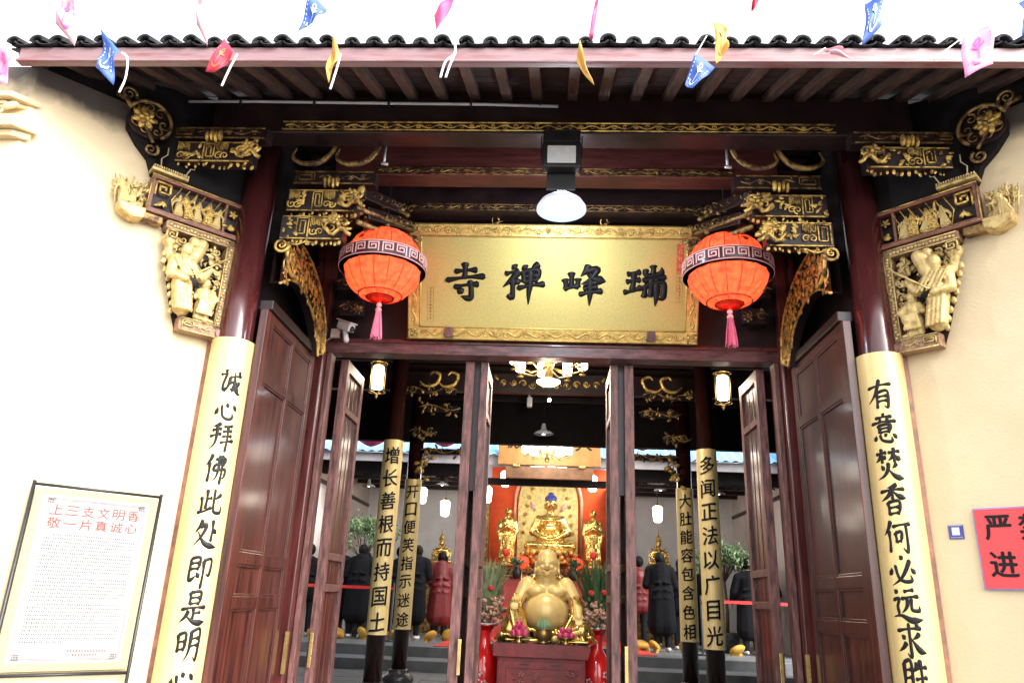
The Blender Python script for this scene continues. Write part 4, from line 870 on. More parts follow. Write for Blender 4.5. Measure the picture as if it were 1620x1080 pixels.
# ---------------------------------------------------------------- red lanterns
def lantern(x, y, z, lab, rot):
    T = thing('red_lantern', lab, 'lantern', (x, y, z), rot, 'round red lanterns either side of the plaque')
    n = 16; Rr = .305; H = .275; prof = []
    for k in range(17):
        a = -1.22+2.44*k/16; prof.append((Rr*math.cos(a)**.85 if k not in (0, 16) else Rr*math.cos(a), H*math.sin(a)/math.sin(1.22)))
    m_ = MB(); seg = 48; vs = []; fs = []
    for r0, z0 in prof:
        for k in range(seg):
            an = 2*PI*k/seg; loc = (k*n/seg) % 1; sc = 1-.020*(1-abs(2*loc-1))*0-.03*math.sin(PI*loc); vs.append((r0*sc*math.cos(an), r0*sc*math.sin(an), z0))
    for i in range(len(prof)-1):
        for k in range(seg): fs.append((i*seg+k, i*seg+(k+1) % seg, (i+1)*seg+(k+1) % seg, (i+1)*seg+k))
    m_.add(vs, fs).build('lantern_body', silk, T, True)
    rb_ = MB()
    for j in range(n):
        an = 2*PI*j/n; rb_.tube([(r0*1.0*math.cos(an), r0*1.0*math.sin(an), z0) for r0, z0 in prof[::2]], .0035, 4)
    for zz, rr_ in ((prof[0][1], prof[0][0]), (prof[1][1], prof[1][0]+.004)):
        rb_.tube([(rr_*math.cos(t_), rr_*math.sin(t_), zz) for t_ in [i*PI/12 for i in range(25)]], .006, 5)
    rb_.build('ribs', ribm, T, True)
    MB().lathe([(prof[0][0], prof[0][1]), (.06, prof[0][1]+.015), (.058, prof[0][1]-.004), (prof[0][0]-.01, prof[0][1]-.012)], 32).build('bottom_ring', silk, T, True)
    MB().lathe([(.001, prof[-1][1]+.012), (prof[-1][0], prof[-1][1]), (prof[-1][0], prof[-1][1]-.01)], 32).build('top_cap', silk, T, True)
    bz0, bz1 = -.050, .056; Rb = .336
    b = MB().lathe([(Rb, bz0), (Rb, bz1), (Rb-.006, bz1), (Rb-.006, bz0), (Rb, bz0)], 64).build('fret_band', bandm, T, True)
    md = b.modifiers.new('e', 'EDGE_SPLIT'); md.split_angle = R(40)
    g = MB(); N = 20
    for i in range(N):
        tmp = MB(); fret(tmp, -.046, .046, bz0+.010, bz1-.010, 0, .009, .004, 1, i % 2); an = 2*PI*i/N
        g.add([((Rb+.001-p[1])*math.cos(an+p[0]/Rb), (Rb+.001-p[1])*math.sin(an+p[0]/Rb), p[2]) for p in tmp.v], tmp.f)
    for zz in (bz0+.003, bz1-.003): g.tube([(Rb*math.cos(t_), Rb*math.sin(t_), zz) for t_ in [i*PI/24 for i in range(49)]], .004, 5)
    g.build('fret_pattern', fret_pk, b)
    q = MB()
    for i in range(6): an = PI/3*i; q.tube([(.30*math.cos(an), .30*math.sin(an), .04), (Rb*math.cos(an), Rb*math.sin(an), .04)], .005, 4)
    q.build('band_struts', bandm, T)
    MB().tube([(0, 0, -H), (0, 0, -H-.05)], .004, 6).build('tassel_cord', pink_m, T)
    tz = -H-.05; k_ = MB().ell((0, 0, tz-.01), (.022, .022, .022), 10, 8).ell((0, 0, tz-.05), (.026, .026, .02), 10, 8).build('tassel_knot', mat('tassel bead', (.85, .35, .35), .4), T, True)
    q = MB(); r_ = random.Random(5)
    for i in range(46):
        an = r_.uniform(0, 6.28); rr_ = .03*math.sqrt(r_.random()); q.tube([(rr_*.6*math.cos(an), rr_*.6*math.sin(an), tz-.055), (rr_*1.1*math.cos(an), rr_*1.1*math.sin(an), tz-.16), (rr_*1.5*math.cos(an+.1), rr_*1.5*math.sin(an+.1), tz-.26-r_.uniform(0, .03))], .0032, 3)
    q.build('tassel_threads', pink_m, T)
    MB().tube([(0, 0, prof[-1][1]), (0, 0, 4.62-z)], .004, 5).build('hanging_cord', black_m, T)
    light('lantern_glow', (0, 0, -.05), 9, (1, .55, .28), .06, T)
    return T
lantern(-1.31, .42, 3.475, 'round red lantern hanging left of the plaque, its dark band brightly lit white', .0)
lantern(1.345, .42, 3.475, 'round red lantern hanging right of the plaque, above the right door leaf', .12)

# ---------------------------------------------------------------- porch lamp, floodlight, pipe, camera
T = thing('pendant_lamp', 'glowing white dome pendant lamp hanging in front of the plaque below the floodlight', 'lamp', (.068, -.10, 3.69))
MB().lathe([(.178, 0), (.176, .02), (.15, .062), (.10, .098), (.045, .12), (.03, .16), (.028, .16), (.043, .118), (.097, .094), (.147, .058), (.172, .016), (.178, 0)], 40).build('lamp_shade', mat('glowing opal shade', (.85, .88, .95), .35, var=.03, emit=(.75, .84, 1), es=.10), T, True)
MB().ell((0, 0, .075), (.03, .03, .03), 12, 8).build('bulb', bulb_m, T, True)
MB().lathe([(.03, .155), (.026, .21), (.01, .22), (.005, .23)], 16).build('lamp_holder', mat('pale socket', (.6, .6, .62), .4), T, True)
MB().tube([(0, 0, .22), (0, 0, .94)], .004, 6).build('lamp_cord', white_m, T)
MB().lathe([(.031, .16), (.036, .175), (.03, .19), (.012, .192)], 16).build('lit_collar', bulb_m, T, True)
light('lamp_light', (0, 0, -.13), 11, (.82, .90, 1), .05, T)
light('collar_light', (0, -.03, .24), 3, (.72, .84, 1), .03, T)
T = thing('floodlight', 'square grey floodlight in a black housing mounted above the pendant lamp', 'floodlight', (.06, -.44, 3.86))
MB().box(-.135, .135, .04, .12, 0, .20).build('housing', black_m, T, bevel=.012)
MB().box(-.098, .098, .032, .0395, .028, .165).build('front_glass', flood_m, T, bevel=.012)
q = MB().box(-.13, .13, .05, .16, .215, .30); q.box(-.145, -.137, .06, .1, .08, .26); q.box(.137, .145, .06, .1, .08, .26)
for k in range(7): q.box(-.12+.036*k, -.112+.036*k, .045, .05, .225, .29)
q.build('bracket_and_fins', black_m, T, bevel=.003)
q = MB().box(-.10, .10, .125, .155, -.12, .02).build('mounting_board', black_m, T, bevel=.004)
T = tag(MB().tube([(-2.92, -.33, 4.425), (-2.2, -.33, 4.43), (-1.2, -.33, 4.42), (-.5, -.33, 4.415), (.03, -.33, 4.40)], .011, 8).build('cable_conduit', mat('grey pvc pipe', (.5, .52, .58), .4), None, True), 'thin pale grey conduit running along the beam under the rafters', 'conduit')
q = MB()
for x in (-2.7, -2.3, -1.75, -1.2, -.6, -.1): q.box(x-.008, x+.008, -.346, -.305, 4.402, 4.444)
q.build('conduit_clips', black_m, T, bevel=.002)['kind'] = 'stuff'
for x, w_ in ((-1.25, 'left'), (1.26, 'right')):
    tag(MB().tube([(x, -.1, 4.22), (x, -.1, 4.06)], .009, 8).tube([(x-.02, -.1, 4.06), (x+.03, -.1, 4.055)], .012, 8).build('rod_hanger', mat('zinc rod', (.55, .58, .62), .35, metal=.6), None, True), 'short grey rod hanging under the top beam on the '+w_+' half', 'hanger')
T = thing('security_camera', 'white security camera on a wall arm by the top left corner of the doorway', 'camera', (-1.80, 1.19, 3.20))
b = MB().obox((.03, -.02, .03), (.16, .075, .07), (.1, .38, -.5)); b.build('camera_body', white_m, T, bevel=.012)
MB().obox((.035, -.02, .075), (.185, .09, .012), (.1, .38, -.5)).build('sun_hood', white_m, T, bevel=.004)
MB().ell((.095, -.055, -.005), (.022, .022, .028), 12, 8).build('lens', glass_dk, T, True)
MB().cap((.02, .0, -.0), (.03, .03, -.075), .022, .026).build('camera_mount', white_m, T, True)
MB().box(-.115, -.035, .03, .075, -.05, .03).build('junction_box', mat('beige box', (.62, .52, .46), .5), T, bevel=.005)
MB().tube([(-.09, .03, -.05), (-.14, .02, -.09), (-.2, .03, -.04), (-.21, .03, .07)], .004, 5).build('cable', mat('grey cable', (.45, .45, .48), .5), T, True)

# ---------------------------------------------------------------- pennants
FLG = [('pink', [(-3.281, 4.03), (-3.105, 3.917), (-3.107, 3.698), (-3.209, 3.741)], 'pink pennant with magenta print at the far left end of the eave'),
('palepink', [(-2.959, 4.345), (-2.821, 4.335), (-2.775, 3.976), (-2.912, 4.121)], 'pale pink pennant with pink print against the sky, above the left tiles'),
('blue', [(-2.627, 4.075), (-2.495, 3.94), (-2.486, 3.709), (-2.606, 3.817)], 'blue pennant with lotus print in front of the left end of the fascia'),
('palepink', [(-2.117, 4.341), (-2.071, 4.341), (-1.983, 3.967), (-2.069, 4.12)], 'very pale narrow pennant between the blue and the red one on the left'),
('red', [(-1.906, 4.043), (-1.811, 3.915), (-1.893, 3.81), (-1.963, 3.793)], 'red curling pennant with a white string on the left part of the fascia'),
('blue', [(-1.421, 4.324), (-1.331, 4.255), (-1.389, 4.128), (-1.472, 4.088)], 'blue pennant flying against the sky left of centre'),
('yellow', [(-1.25, 4.043), (-1.21, 3.92), (-1.247, 3.718), (-1.278, 3.855)], 'narrow yellow pennant before the fascia left of centre, with a white tie'),
('hotpink', [(-.634, 4.321), (-.571, 4.321), (-.672, 4.082), (-.69, 4.185)], 'bright pink pennant against the sky above the middle of the eave, its left one'),
('hotpink', [(.228, 4.318), (.249, 4.318), (.215, 4.029), (.193, 4.038)], 'thin bright pink pennant seen edge on, right of the middle'),
('yellow', [(.144, 4.021), (.166, 3.9), (.223, 3.703), (.125, 3.879)], 'twisted yellow pennant hanging below the fascia near the middle'),
('blue', [(.769, 3.91), (.882, 3.842), (.75, 3.689), (.714, 3.722)], 'blue pennant hanging below the fascia right of centre, under a yellow one'),
('yellow', [(.883, 4.147), (.957, 4.094), (.96, 3.965), (.886, 3.859)], 'yellow pennant with rust print right of centre, just above a blue one'),
('red', [(1.11, 4.328), (1.159, 4.328), (1.11, 4.216), (1.106, 4.256)], 'red pennant tip at the top edge right of centre'),
('blue', [(1.741, 4.29), (1.826, 4.312), (1.799, 4.115), (1.675, 3.974)], 'blue pennant with pale lotus print against the sky on the right'),
('palepink', [(1.479, 3.978), (1.544, 3.953), (1.629, 3.894), (1.496, 3.911)], 'small pale pink pennant folded flat against the right part of the fascia'),
('pink', [(2.214, 4.021), (2.392, 4.135), (2.354, 3.862), (2.188, 3.764)], 'large pink pennant with magenta print over the right end of the fascia'),
('blue', [(2.569, 4.287), (2.62, 4.287), (2.574, 4.029), (2.541, 4.071)], 'blue pennant cut by the right edge of the picture')]
for i, (c, q, lab) in enumerate(FLG):
    T = thing('pennant', lab, 'pennant', (q[0][0], -1.45, q[0][1]), 0, 'pennants strung in front of the eave')
    A, B, Cc, Dd = [Vector((x-q[0][0], 0, z-q[0][1])) for x, z in q]; n = 8; r_ = random.Random(i); ph = r_.uniform(0, 6); am = .012+.012*r_.random()
    def sf(u, v, o=0):
        p = A.lerp(B, u).lerp(Dd.lerp(Cc, u), v); return (p.x, am*math.sin(3.5*u+4*v+ph)+am*.6*math.sin(7*v-3*u+ph)+o, p.z)
    vs = [sf(a/n, b/n) for b in range(n+1) for a in range(n+1)]; fs = [(b*(n+1)+a, b*(n+1)+a+1, (b+1)*(n+1)+a+1, (b+1)*(n+1)+a) for b in range(n) for a in range(n)]
    o = MB().add(vs, fs).build('cloth', FL[c], T, True); sm = o.modifiers.new('s', 'SOLIDIFY'); sm.thickness = .0015; sm.offset = 1 if (B-A).cross(Dd-A).y > 0 else -1
    wid = (B-A).length
    if wid > .07 and i not in (14,):
        pm = {'pink': print_p, 'palepink': print_p, 'blue': print_y, 'yellow': print_r}.get(c, print_r); g = MB()
        for (u0, v0, u1, v1, w_) in ((.5, .75, .52, .45, .02), (.5, .45, .42, .25, .03), (.5, .45, .58, .25, .03), (.5, .45, .34, .34, .025), (.5, .45, .68, .36, .025), (.3, .8, .5, .86, .03), (.5, .86, .7, .76, .03), (.3, .8, .26, .7, .02), (.7, .76, .74, .66, .02), (.42, .25, .5, .18, .02), (.58, .25, .5, .18, .02)):
            N = 5; vs = []
            for k in range(N+1):
                t_ = k/N; du, dv = u1-u0, v1-v0; L = math.hypot(du, dv); nx, ny = -dv/L*w_, du/L*w_
                for s in (-1, 1): vs.append(sf(u0+du*t_+nx*s, v0+dv*t_+ny*s, -.006))
            g.add(vs, [(2*k, 2*k+1, 2*k+3, 2*k+2) for k in range(N)])
        for k in range(6):
            for uu_ in (.12, .86): g.add([sf(uu_-.02, .2+.1*k, -.006), sf(uu_+.02, .2+.1*k, -.006), sf(uu_+.02, .25+.1*k, -.006), sf(uu_-.02, .25+.1*k, -.006)], [(0, 1, 2, 3)])
        g.build('lotus_print', pm, T)
for i, (q, lab) in enumerate(((([(-2.495, 3.94), (-2.451, 3.899), (-2.434, 3.768), (-2.45, 3.668)]), 'white string trailing from the blue pennant at the left'),
 ([(-1.811, 3.93), (-1.843, 3.813), (-1.864, 3.714)], 'white string trailing from the red curling pennant'),
 ([(-1.21, 3.935), (-1.224, 3.815), (-1.242, 3.695)], 'white string trailing from the narrow yellow pennant left of centre'),
 ([(-.573, 4.056), (-.558, 3.946), (-.608, 3.881), (-.629, 3.774)], 'pale ribbon tied to the fascia near the middle, longer loop'),
 ([(-.556, 3.946), (-.581, 3.859), (-.600, 3.775)], 'short pale ribbon end knotted beside the longer loop near the middle'),
 ([(.85, 4.064), (.775, 3.915)], 'white string running down to the blue pennant right of centre'),
 ([(1.49, 3.978), (1.417, 3.927)], 'short white string at the small folded pennant on the right'),
 ([(2.214, 4.034), (2.054, 3.899)], 'white string slanting from the large pink pennant to a nail'))):
    P = cr_pts([Vector((x, -1.43, z)) for x, z in q], 6); tag(MB().tube(P, .007 if i < 5 else .0035, 6, .5).build('string', str_m, None, True), lab, 'string')

# ---------------------------------------------------------------- poster, notice, sticker on the splayed walls
PX = thing('poster_stand', 'tall bordered poster of temple incense rules on a thin black stand against the left wall', 'poster', (-2.712, -.383, 0), PI/4)
q = MB()
for s in (-1, 1): q.tube([(s*.352, -.055, -.62), (s*.352, -.055, 1.59)], .011, 8)
q.tube([(-.355, -.055, 1.572), (.355, -.055, 1.572)], .009, 8); q.tube([(-.355, -.055, .555), (.355, -.055, .555)], .009, 8)
q.build('stand_frame', black_m, PX, True)
MB().box(-.338, .338, -.058, -.052, .575, 1.555).build('poster_sheet', pbord_m, PX, bevel=.001)
MB().box(-.292, .292, -.0605, -.0585, .615, 1.518).build('poster_page', paper_m, PX)
g = MB()
def line(x0, x1, z0, z1, y=-.0625): g.box(x0, x1, y-.001, y, z0, z1)
for a in (.015, .022):
    line(-.292+a, .292-a, .615+a, .6168+a); line(-.292+a, .292-a, 1.516-a, 1.518-a); line(-.292+a, -.290+a, .617+a, 1.516-a); line(.290-a, .292-a, .617+a, 1.516-a)
g.build('border_lines', tan_ln, PX)
g = MB()
for sx in (-1, 1):
    for z in (.635, 1.50):
        sz = -1 if z > 1 else 1; x = sx*.262
        for k in range(3): g.box(min(x, x-sx*.035)+.0, max(x, x-sx*.035), -.0645, -.0628, z+sz*.011*k, z+sz*.011*k+.003); g.box(x-sx*.012*k-.001, x-sx*.012*k+.001, -.0645, -.0628, min(z, z+sz*.03), max(z, z+sz*.03))
g.build('corner_fret', tan_ln, PX)
for r_i, (txt, z) in enumerate((('上三支文明香', 1.44), ('敬一片真诚心', 1.365))):
    for k, c in enumerate(txt):
        g = MB(); put(g, c, .062, lambda x, v, h: (-.21+.084*k+x, -.0618-h*.3, z+v), .012, .002, .0, .003, 1, 1.12); g.build('poster_character', red_txt, PX)
g = MB(); r_ = random.Random(4); z = 1.295
for ln_ in range(30):
    x = -.245+(.045 if ln_ in (0, 5, 12, 19) else 0); xe = .245 if ln_ not in (4, 11, 18, 29) else r_.uniform(-.05, .15)
    while x < xe:
        w_ = .0085
        for k in range(3): g.box(x+r_.uniform(0, .002), x+w_-r_.uniform(0, .003), -.0625, -.0612, z+.0036*k, z+.0036*k+.0019)
        g.box(x+.003, x+.0052, -.0625, -.0612, z-.001, z+.009); x += .0118
    z -= .0198
tag(g.build('fine_print', grey_txt, PX), kind='stuff')
g = MB()
for z, x0, x1 in ((.672, .0, .2), (.652, .03, .16)):
    x = x0
    while x < x1:
        for k in range(3): g.box(x, x+.010, -.0625, -.0612, z+.004*k, z+.004*k+.0016)
        g.box(x+.004, x+.0058, -.0625, -.0612, z-.001, z+.011); x += .015
g.build('signature_print', red_txt, PX)
g = MB()
for sx in (-1, 1):
    for z in (.59, 1.54): g.tube([(sx*.318, -.064, z), (sx*.318, -.058, z)], .006, 8)
g.build('fixing_studs', mat('stud', (.5, .45, .3), .3, metal=.8), PX)

NX = thing('notice_board', 'bright red notice with black characters 严禁 and 进入 on the right wall', 'notice', (2.33, 0, 0), -PI/4)
MB().box(.305, .775, -.022, -.012, 1.207, 1.662).build('board_backing', signblue, NX, bevel=.002)
MB().box(.312, .768, -.026, -.0225, 1.214, 1.655).build('board_face', signred, NX, bevel=.001)
for (c, x, z) in (('严', .425, 1.548), ('禁', .60, 1.548), ('进', .425, 1.345), ('入', .60, 1.345)):
    g = MB(); put(g, c, .142, lambda u, v, h: (x+u, -.0268-h*.4, z+v), .03, .003, 0, .004, 2, .95); g.build('board_character', ink, NX)
SX = thing('wall_sticker', 'small square blue sticker with a plain white centre on the right wall', 'sticker', (2.33, 0, 0), -PI/4)
MB().box(.155, .237, -.006, -.002, 1.492, 1.576).build('sticker_sheet', sticker_b, SX)
MB().box(.174, .216, -.008, -.0063, 1.515, 1.560).build('white_square', white_m, SX)
g = MB().box(.158, .234, -.008, -.0063, 1.569, 1.5745)
for k in range(6): g.box(.166+.011*k, .172+.011*k, -.008, -.0063, 1.499, 1.504)
g.build('sticker_print', mat('pale print', (.55, .55, .7), .5), SX)
# ---------------------------------------------------------------- main hall across the courtyard
H = thing('main_hall', 'main hall across the courtyard with white back wall, dark beams and pale blue corrugated eave', 'temple hall', (0, 9, 0))
H.location = (0, 0, 0)
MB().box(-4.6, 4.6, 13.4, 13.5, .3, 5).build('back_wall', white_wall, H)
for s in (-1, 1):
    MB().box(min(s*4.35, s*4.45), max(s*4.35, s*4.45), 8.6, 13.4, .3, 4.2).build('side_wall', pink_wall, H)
    MB().beam((s*4.33, 8.7, 3.05), (s*4.33, 13.3, 3.05), .05, .07).build('wall_rail', lacq_dark, H, bevel=.005)
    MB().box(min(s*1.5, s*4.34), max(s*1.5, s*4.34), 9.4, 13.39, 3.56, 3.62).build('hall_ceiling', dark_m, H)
    MB().box(min(s*1.5, s*4.34), max(s*1.5, s*4.34), 9.3, 9.5, 3.20, 3.555).build('hall_lintel', dark_m, H, bevel=.01)
    g = MB(); vine(g, min(s*1.6, s*2.7), max(s*1.6, s*2.7), 3.17, .09, 9.35, random.Random(9), .014); g.build('carved_fringe', dark_m, H, True)
    g = MB(); vine(g, min(s*3.3, s*4.2), max(s*3.3, s*4.2), 3.15, .09, 9.35, random.Random(9), .014); g.build('carved_fringe', dark_m, H, True)
    q = MB()
    for k in range(5): q.box(min(s*1.5, s*4.34), max(s*1.5, s*4.34), 10+.7*k, 10.1+.7*k, 3.42, 3.555)
    q.build('ceiling_joists', lacq_dark, H)
    c = MB().lathe([(.14, .3), (.14, 3.3)], 24).build('hall_column', lacq_col, H, True, loc=(s*1.62, 10.9, 0))
MB().box(-1.5, 1.5, 9.6, 13.39, 4.2, 4.26).build('hall_ceiling', dark_m, H)
MB().box(-4.4, 4.4, 8.96, 9.0, 3.39, 3.56).build('hall_fascia', grey_fas, H, bevel=.005)
vs = []; fs = []; N = 260
for i in range(N+1):
    x = -4.4+8.8*i/N; dz = .018*math.sin(i*PI/2.6)
    vs += [(x, 8.86, 3.575+dz), (x, 9.9, 3.575+dz+.55)]
for i in range(N): fs.append((2*i, 2*i+2, 2*i+3, 2*i+1))
o = MB().add(vs, fs).build('corrugated_awning', awn_m, H, True); sm = o.modifiers.new('s', 'SOLIDIFY'); sm.thickness = .012
MB().box(-4.3, 4.3, 8.9, 9.0, 3.57, 3.60).build('awning_rail', grey_fas, H)

# altar with red backdrop, golden mandorla
A = thing('altar', 'gilded altar with orange red backdrop and golden arched halo panel behind the seated statue', 'altar', (0, 12.9, .3))
def bx(m_, x0, x1, y0, y1, z0, z1, name, mt, bev=.006): return MB().box(x0, x1, y0, y1, z0, z1).build(name, mt, m_, bevel=bev)
bx(A, -1.36, 1.36, .25, .30, 1.45, 3.75, 'backdrop', redcloth, 0)
for s in (-1, 1):
    bx(A, min(s*1.36, s*1.52), max(s*1.36, s*1.52), .0, .3, 1.3, 3.3, 'side_pillar', gold_dim)
    g = MB(); tmp = MB(); vine(tmp, 1.4, 3.25, 0, .06, -.012, random.Random(3), .014); g.add([(s*1.44+p[2], p[1], p[0]) for p in tmp.v], tmp.f); g.build('pillar_carving', gold_old, A, True)
P = []
for k in range(25):
    t = PI*k/24; P.append((.78*math.cos(t), 2.9+.92*math.sin(t)))
P = [(.78, 1.5)]+P+[(-.78, 1.5)]
mo = MB().prism([(x*.9, z) for x, z in P], .20, .235).build('halo_panel', mat('golden halo panel', (.86, .64, .24), .4, metal=.4, var=.25, scale=14, bump=.5, bscale=30), A, fix=True)
MB().tube([(x, .19, z) for x, z in P], .045, 8).build('halo_rim', mat('pink gold rim', (.80, .38, .22), .35, metal=.4), mo, True)
g = MB()
for s in (-1, 1):
    for k in range(8): t = .15+.18*k; flower(g, s*.58*math.cos(t*.8), 2.2+.16*k+.5*math.sin(t*.5), .055, .19, 6, random.Random(k))
g.build('halo_flowers', gold_old, mo, True)
for s in (-1, 1):
    g = MB(); leafb(g, s*.30, 2.72, .24, PI/2-.5*s, .17, .35); g.build('halo_wing', mat('pink enamel', (.85, .45, .45), .4), mo, True)
bx(A, -1.55, 1.55, -.9, .25, 1.30, 1.48, 'altar_top', gold_dim)
f_ = bx(A, -1.5, 1.5, -.85, -.8, .0, 1.298, 'altar_front', gold_dim)
g = MB(); vine(g, -1.48, 1.48, 1.38, .06, -.915, random.Random(2), .014); vine(g, -1.45, 1.45, 1.12, .09, -.865, random.Random(6), .018); g.build('altar_carving', gold_old, A, True)
for z in (1.22, 1.0): MB().box(-1.5, 1.5, -.875, -.851, z, z+.02).build('altar_moulding', gold_old, f_, bevel=.004)
bx(A, -1.36, 1.36, -1.28, -.95, .0, 1.15, 'offering_shelf', red_m)

def seated(name, label, h, loc, crown=False, cat='statue', big=True):
    # statue cross-legged on a lotus throne, unit height 1 incl. throne
    T = thing(name, label, cat, loc); T.scale = (h, h, h)
    th = MB().lathe([(.26, 0), (.30, .02), (.25, .05), (.24, .1), (.30, .15), (.28, .16)], 28).build('throne', gold_old, T, True)
    g = MB()
    for row, (rr_, z, an0) in enumerate(((.28, .07, 0), (.30, .125, .16), (.275, .03, .1))):
        for k in range(18): a = an0+2*PI*k/18; g.ell((rr_*math.cos(a), rr_*math.sin(a), z), (.028, .05, .04), 6, 5, (0, 0, a))
    g.build('lotus_petals', gold_old, th, True)
    b = MB()
    b.ell((0, 0, .24), (.20, .16, .10), 12, 8); b.ell((0, .01, .40), (.135, .10, .16), 12, 8); b.ell((0, 0, .52), (.15, .085, .07), 12, 8)
    b.cap((0, 0, .56), (0, -.01, .63), .045, .045); b.ell((0, -.01, .70), (.066, .07, .085), 12, 10)
    for s in (-1, 1):
        b.cap((s*.14, 0, .52), (s*.205, -.02, .37), .055, .05); b.cap((s*.205, -.02, .37), (s*.07, -.15, .29), .045, .03)
        b.cap((s*.08, -.03, .22), (s*.25, -.10, .20), .07, .06); b.cap((s*.25, -.10, .20), (s*-.02, -.17, .205), .055, .035)
        b.ell((s*.07, -.01, .68), (.012, .02, .045), 6, 5)
        for k in range(5): b.cap((s*(.10+.02*k), -.075+.01*k, .52), (s*(.17+.02*k), -.06, .36), .010, .010)
        for k in range(4): b.cap((s*(.05+.05*k), -.17+.02*k, .235), (s*(.10+.05*k), -.15+.02*k, .165), .014, .02)
    for k in range(6): b.cap((-.10+.01*k, -.085-.006*k, .50-.035*k), (.10-.01*k, -.085-.006*k, .50-.035*k), .006, .006)
    b.ell((0, -.15, .275), (.06, .035, .02), 8, 5); b.ell((0, -.085, .695), (.012, .014, .02), 6, 5)
    b.ell((0, -.14, .18), (.2, .06, .03), 10, 6)
    blob('statue_body', b, .012 if big else .016, gold_sh, T, 1)
    g = MB(); g.ell((0, .0, .755), (.07, .072, .055), 12, 8); 
    if not crown: g.ell((0, .01, .815), (.035, .035, .035), 10, 7)
    for k in range(30 if not crown else 0): a = k*2.4; t = .25+1.2*k/30; g.ell((.068*math.cos(a)*math.sin(t), .07*math.sin(a)*math.sin(t), .755+.055*math.cos(t)), (.014, .014, .012), 5, 4)
    g.build('hair', bluehair if not crown else gold_sh, T, True)
    if crown:
        g = MB().lathe([(.066, .75), (.075, .80), (.06, .88), (.03, .93), (.012, .96), (.004, 1.12)], 14)
        for k in range(5): a = -PI*.1-PI*.2*k; g.ell((.07*math.cos(a), .07*math.sin(a), .82), (.016, .016, .045), 6, 5)
        g.build('crown', gold_old, T, True)
        g = MB()
        for k in range(7): a = .3+.42*k; g.cap((0, .05, .45), (.27*math.cos(a), .07, .45+.24*math.sin(a)), .018, .013)
        for s in (-1, 1): g.tube([(s*.14, -.02, .55), (s*.27, 0, .42), (s*.24, -.04, .25), (s*.33, -.03, .12)], .016, 6)
        g.build('ribbons_and_arms', gold_sh, T, True)
    return T
seated('seated_statue', 'large seated golden statue with blue hair on a lotus throne before the halo panel', 1.86, (.06, 12.25, 1.79))
t1 = seated('seated_statue', 'golden crowned seated statue at the left back wall, beside the red coated worshipper', .80, (-2.36, 12.4, 1.62), True, big=False)
t2 = dup(t1, (2.46, 12.4, 1.75), label='golden crowned seated statue at the right back wall, above the black coated worshipper')
for s, w_ in ((-1, 'left'), (1, 'right')):
    T = thing('side_altar', 'low gilded side altar with teal cloth under the '+w_+' crowned statue', 'altar', (s*2.42, 12.45, .3))
    bx(T, -.55, .55, -.3, .3, 0, 1.25 if s < 0 else 1.36, 'altar_body', gold_dim); bx(T, -.60, .60, -.34, .34, 1.252 if s < 0 else 1.362, 1.315 if s < 0 else 1.445, 'altar_top', mat('teal cloth'+w_, (.08, .35, .35), .6))
def attendant(label, x):
    T = thing('standing_statue', label, 'statue', (x, 12.15, 1.785))
    b = MB(); b.ell((0, 0, 1.10), (.075, .08, .10), 12, 9); b.cap((0, 0, .95), (0, 0, 1.02), .05, .045); b.cap((0, 0, .86), (0, 0, .6), .15, .14); b.cap((0, 0, .6), (0, .01, .14), .15, .19)
    for s in (-1, 1):
        b.cap((s*.15, 0, .88), (s*.20, -.04, .66), .06, .055); b.cap((s*.20, -.04, .66), (s*.02, -.17, .76), .05, .035); b.cap((s*.17, -.06, .66), (s*.14, -.10, .38), .05, .03); b.ell((s*.08, 0, 1.09), (.014, .02, .04), 6, 5)
        for k in range(4): b.cap((s*.035*k, -.14, .62), (s*.05*k, -.18+.01*k, .12), .014, .02)
        b.ell((s*.08, -.16, .03), (.05, .09, .03), 8, 5)
    b.ell((0, -.18, .78), (.03, .035, .05), 8, 6); b.ell((0, -.085, 1.09), (.014, .016, .025), 6, 5)
    blob('statue_body', b, .016, gold_sh, T, 1)
    MB().lathe([(.24, -.0), (.22, .06), (.2, .08)], 20, (0, -.02, -.06)).build('plinth', gold_old, T, True)
    g = MB()
    for k in range(3): g.ell((.03*(k-1), -.20, .22-.02*(k % 2)), (.05, .03, .07), 8, 6)
    g.build('red_sash_knot', redband, T, True)
attendant('standing golden monk statue on the left of the large seated one', -.88)
attendant('standing golden monk statue on the right of the large seated one', 1.0)
def altar_lamp(x, label):
    T = thing('altar_lamp', label, 'lantern', (x, 11.75, 1.46))
    MB().lathe([(.07, 0), (.02, .03), (.015, .2), (.05, .22), (.05, .23)], 16).build('lamp_stand', gold_sh, T, True)
    MB().lathe([(.05, .23), (.15, .29), (.16, .36), (.13, .43), (.05, .47)], 20).build('red_shade', lant_m, T, True)
    g = MB(); g.ell((0, 0, .52), (.06, .06, .05), 8, 6)
    for k in range(12): a = k*PI/6; g.tube([(.15*math.cos(a), .15*math.sin(a), .30), (.16*math.cos(a), .16*math.sin(a), .18)], .008, 4)
    g.build('beads_and_finial', gold_old, T, True)
altar_lamp(-.53, 'small red beaded lamp on the altar left of the lotus throne'); altar_lamp(.62, 'small red beaded lamp on the altar right of the lotus throne')
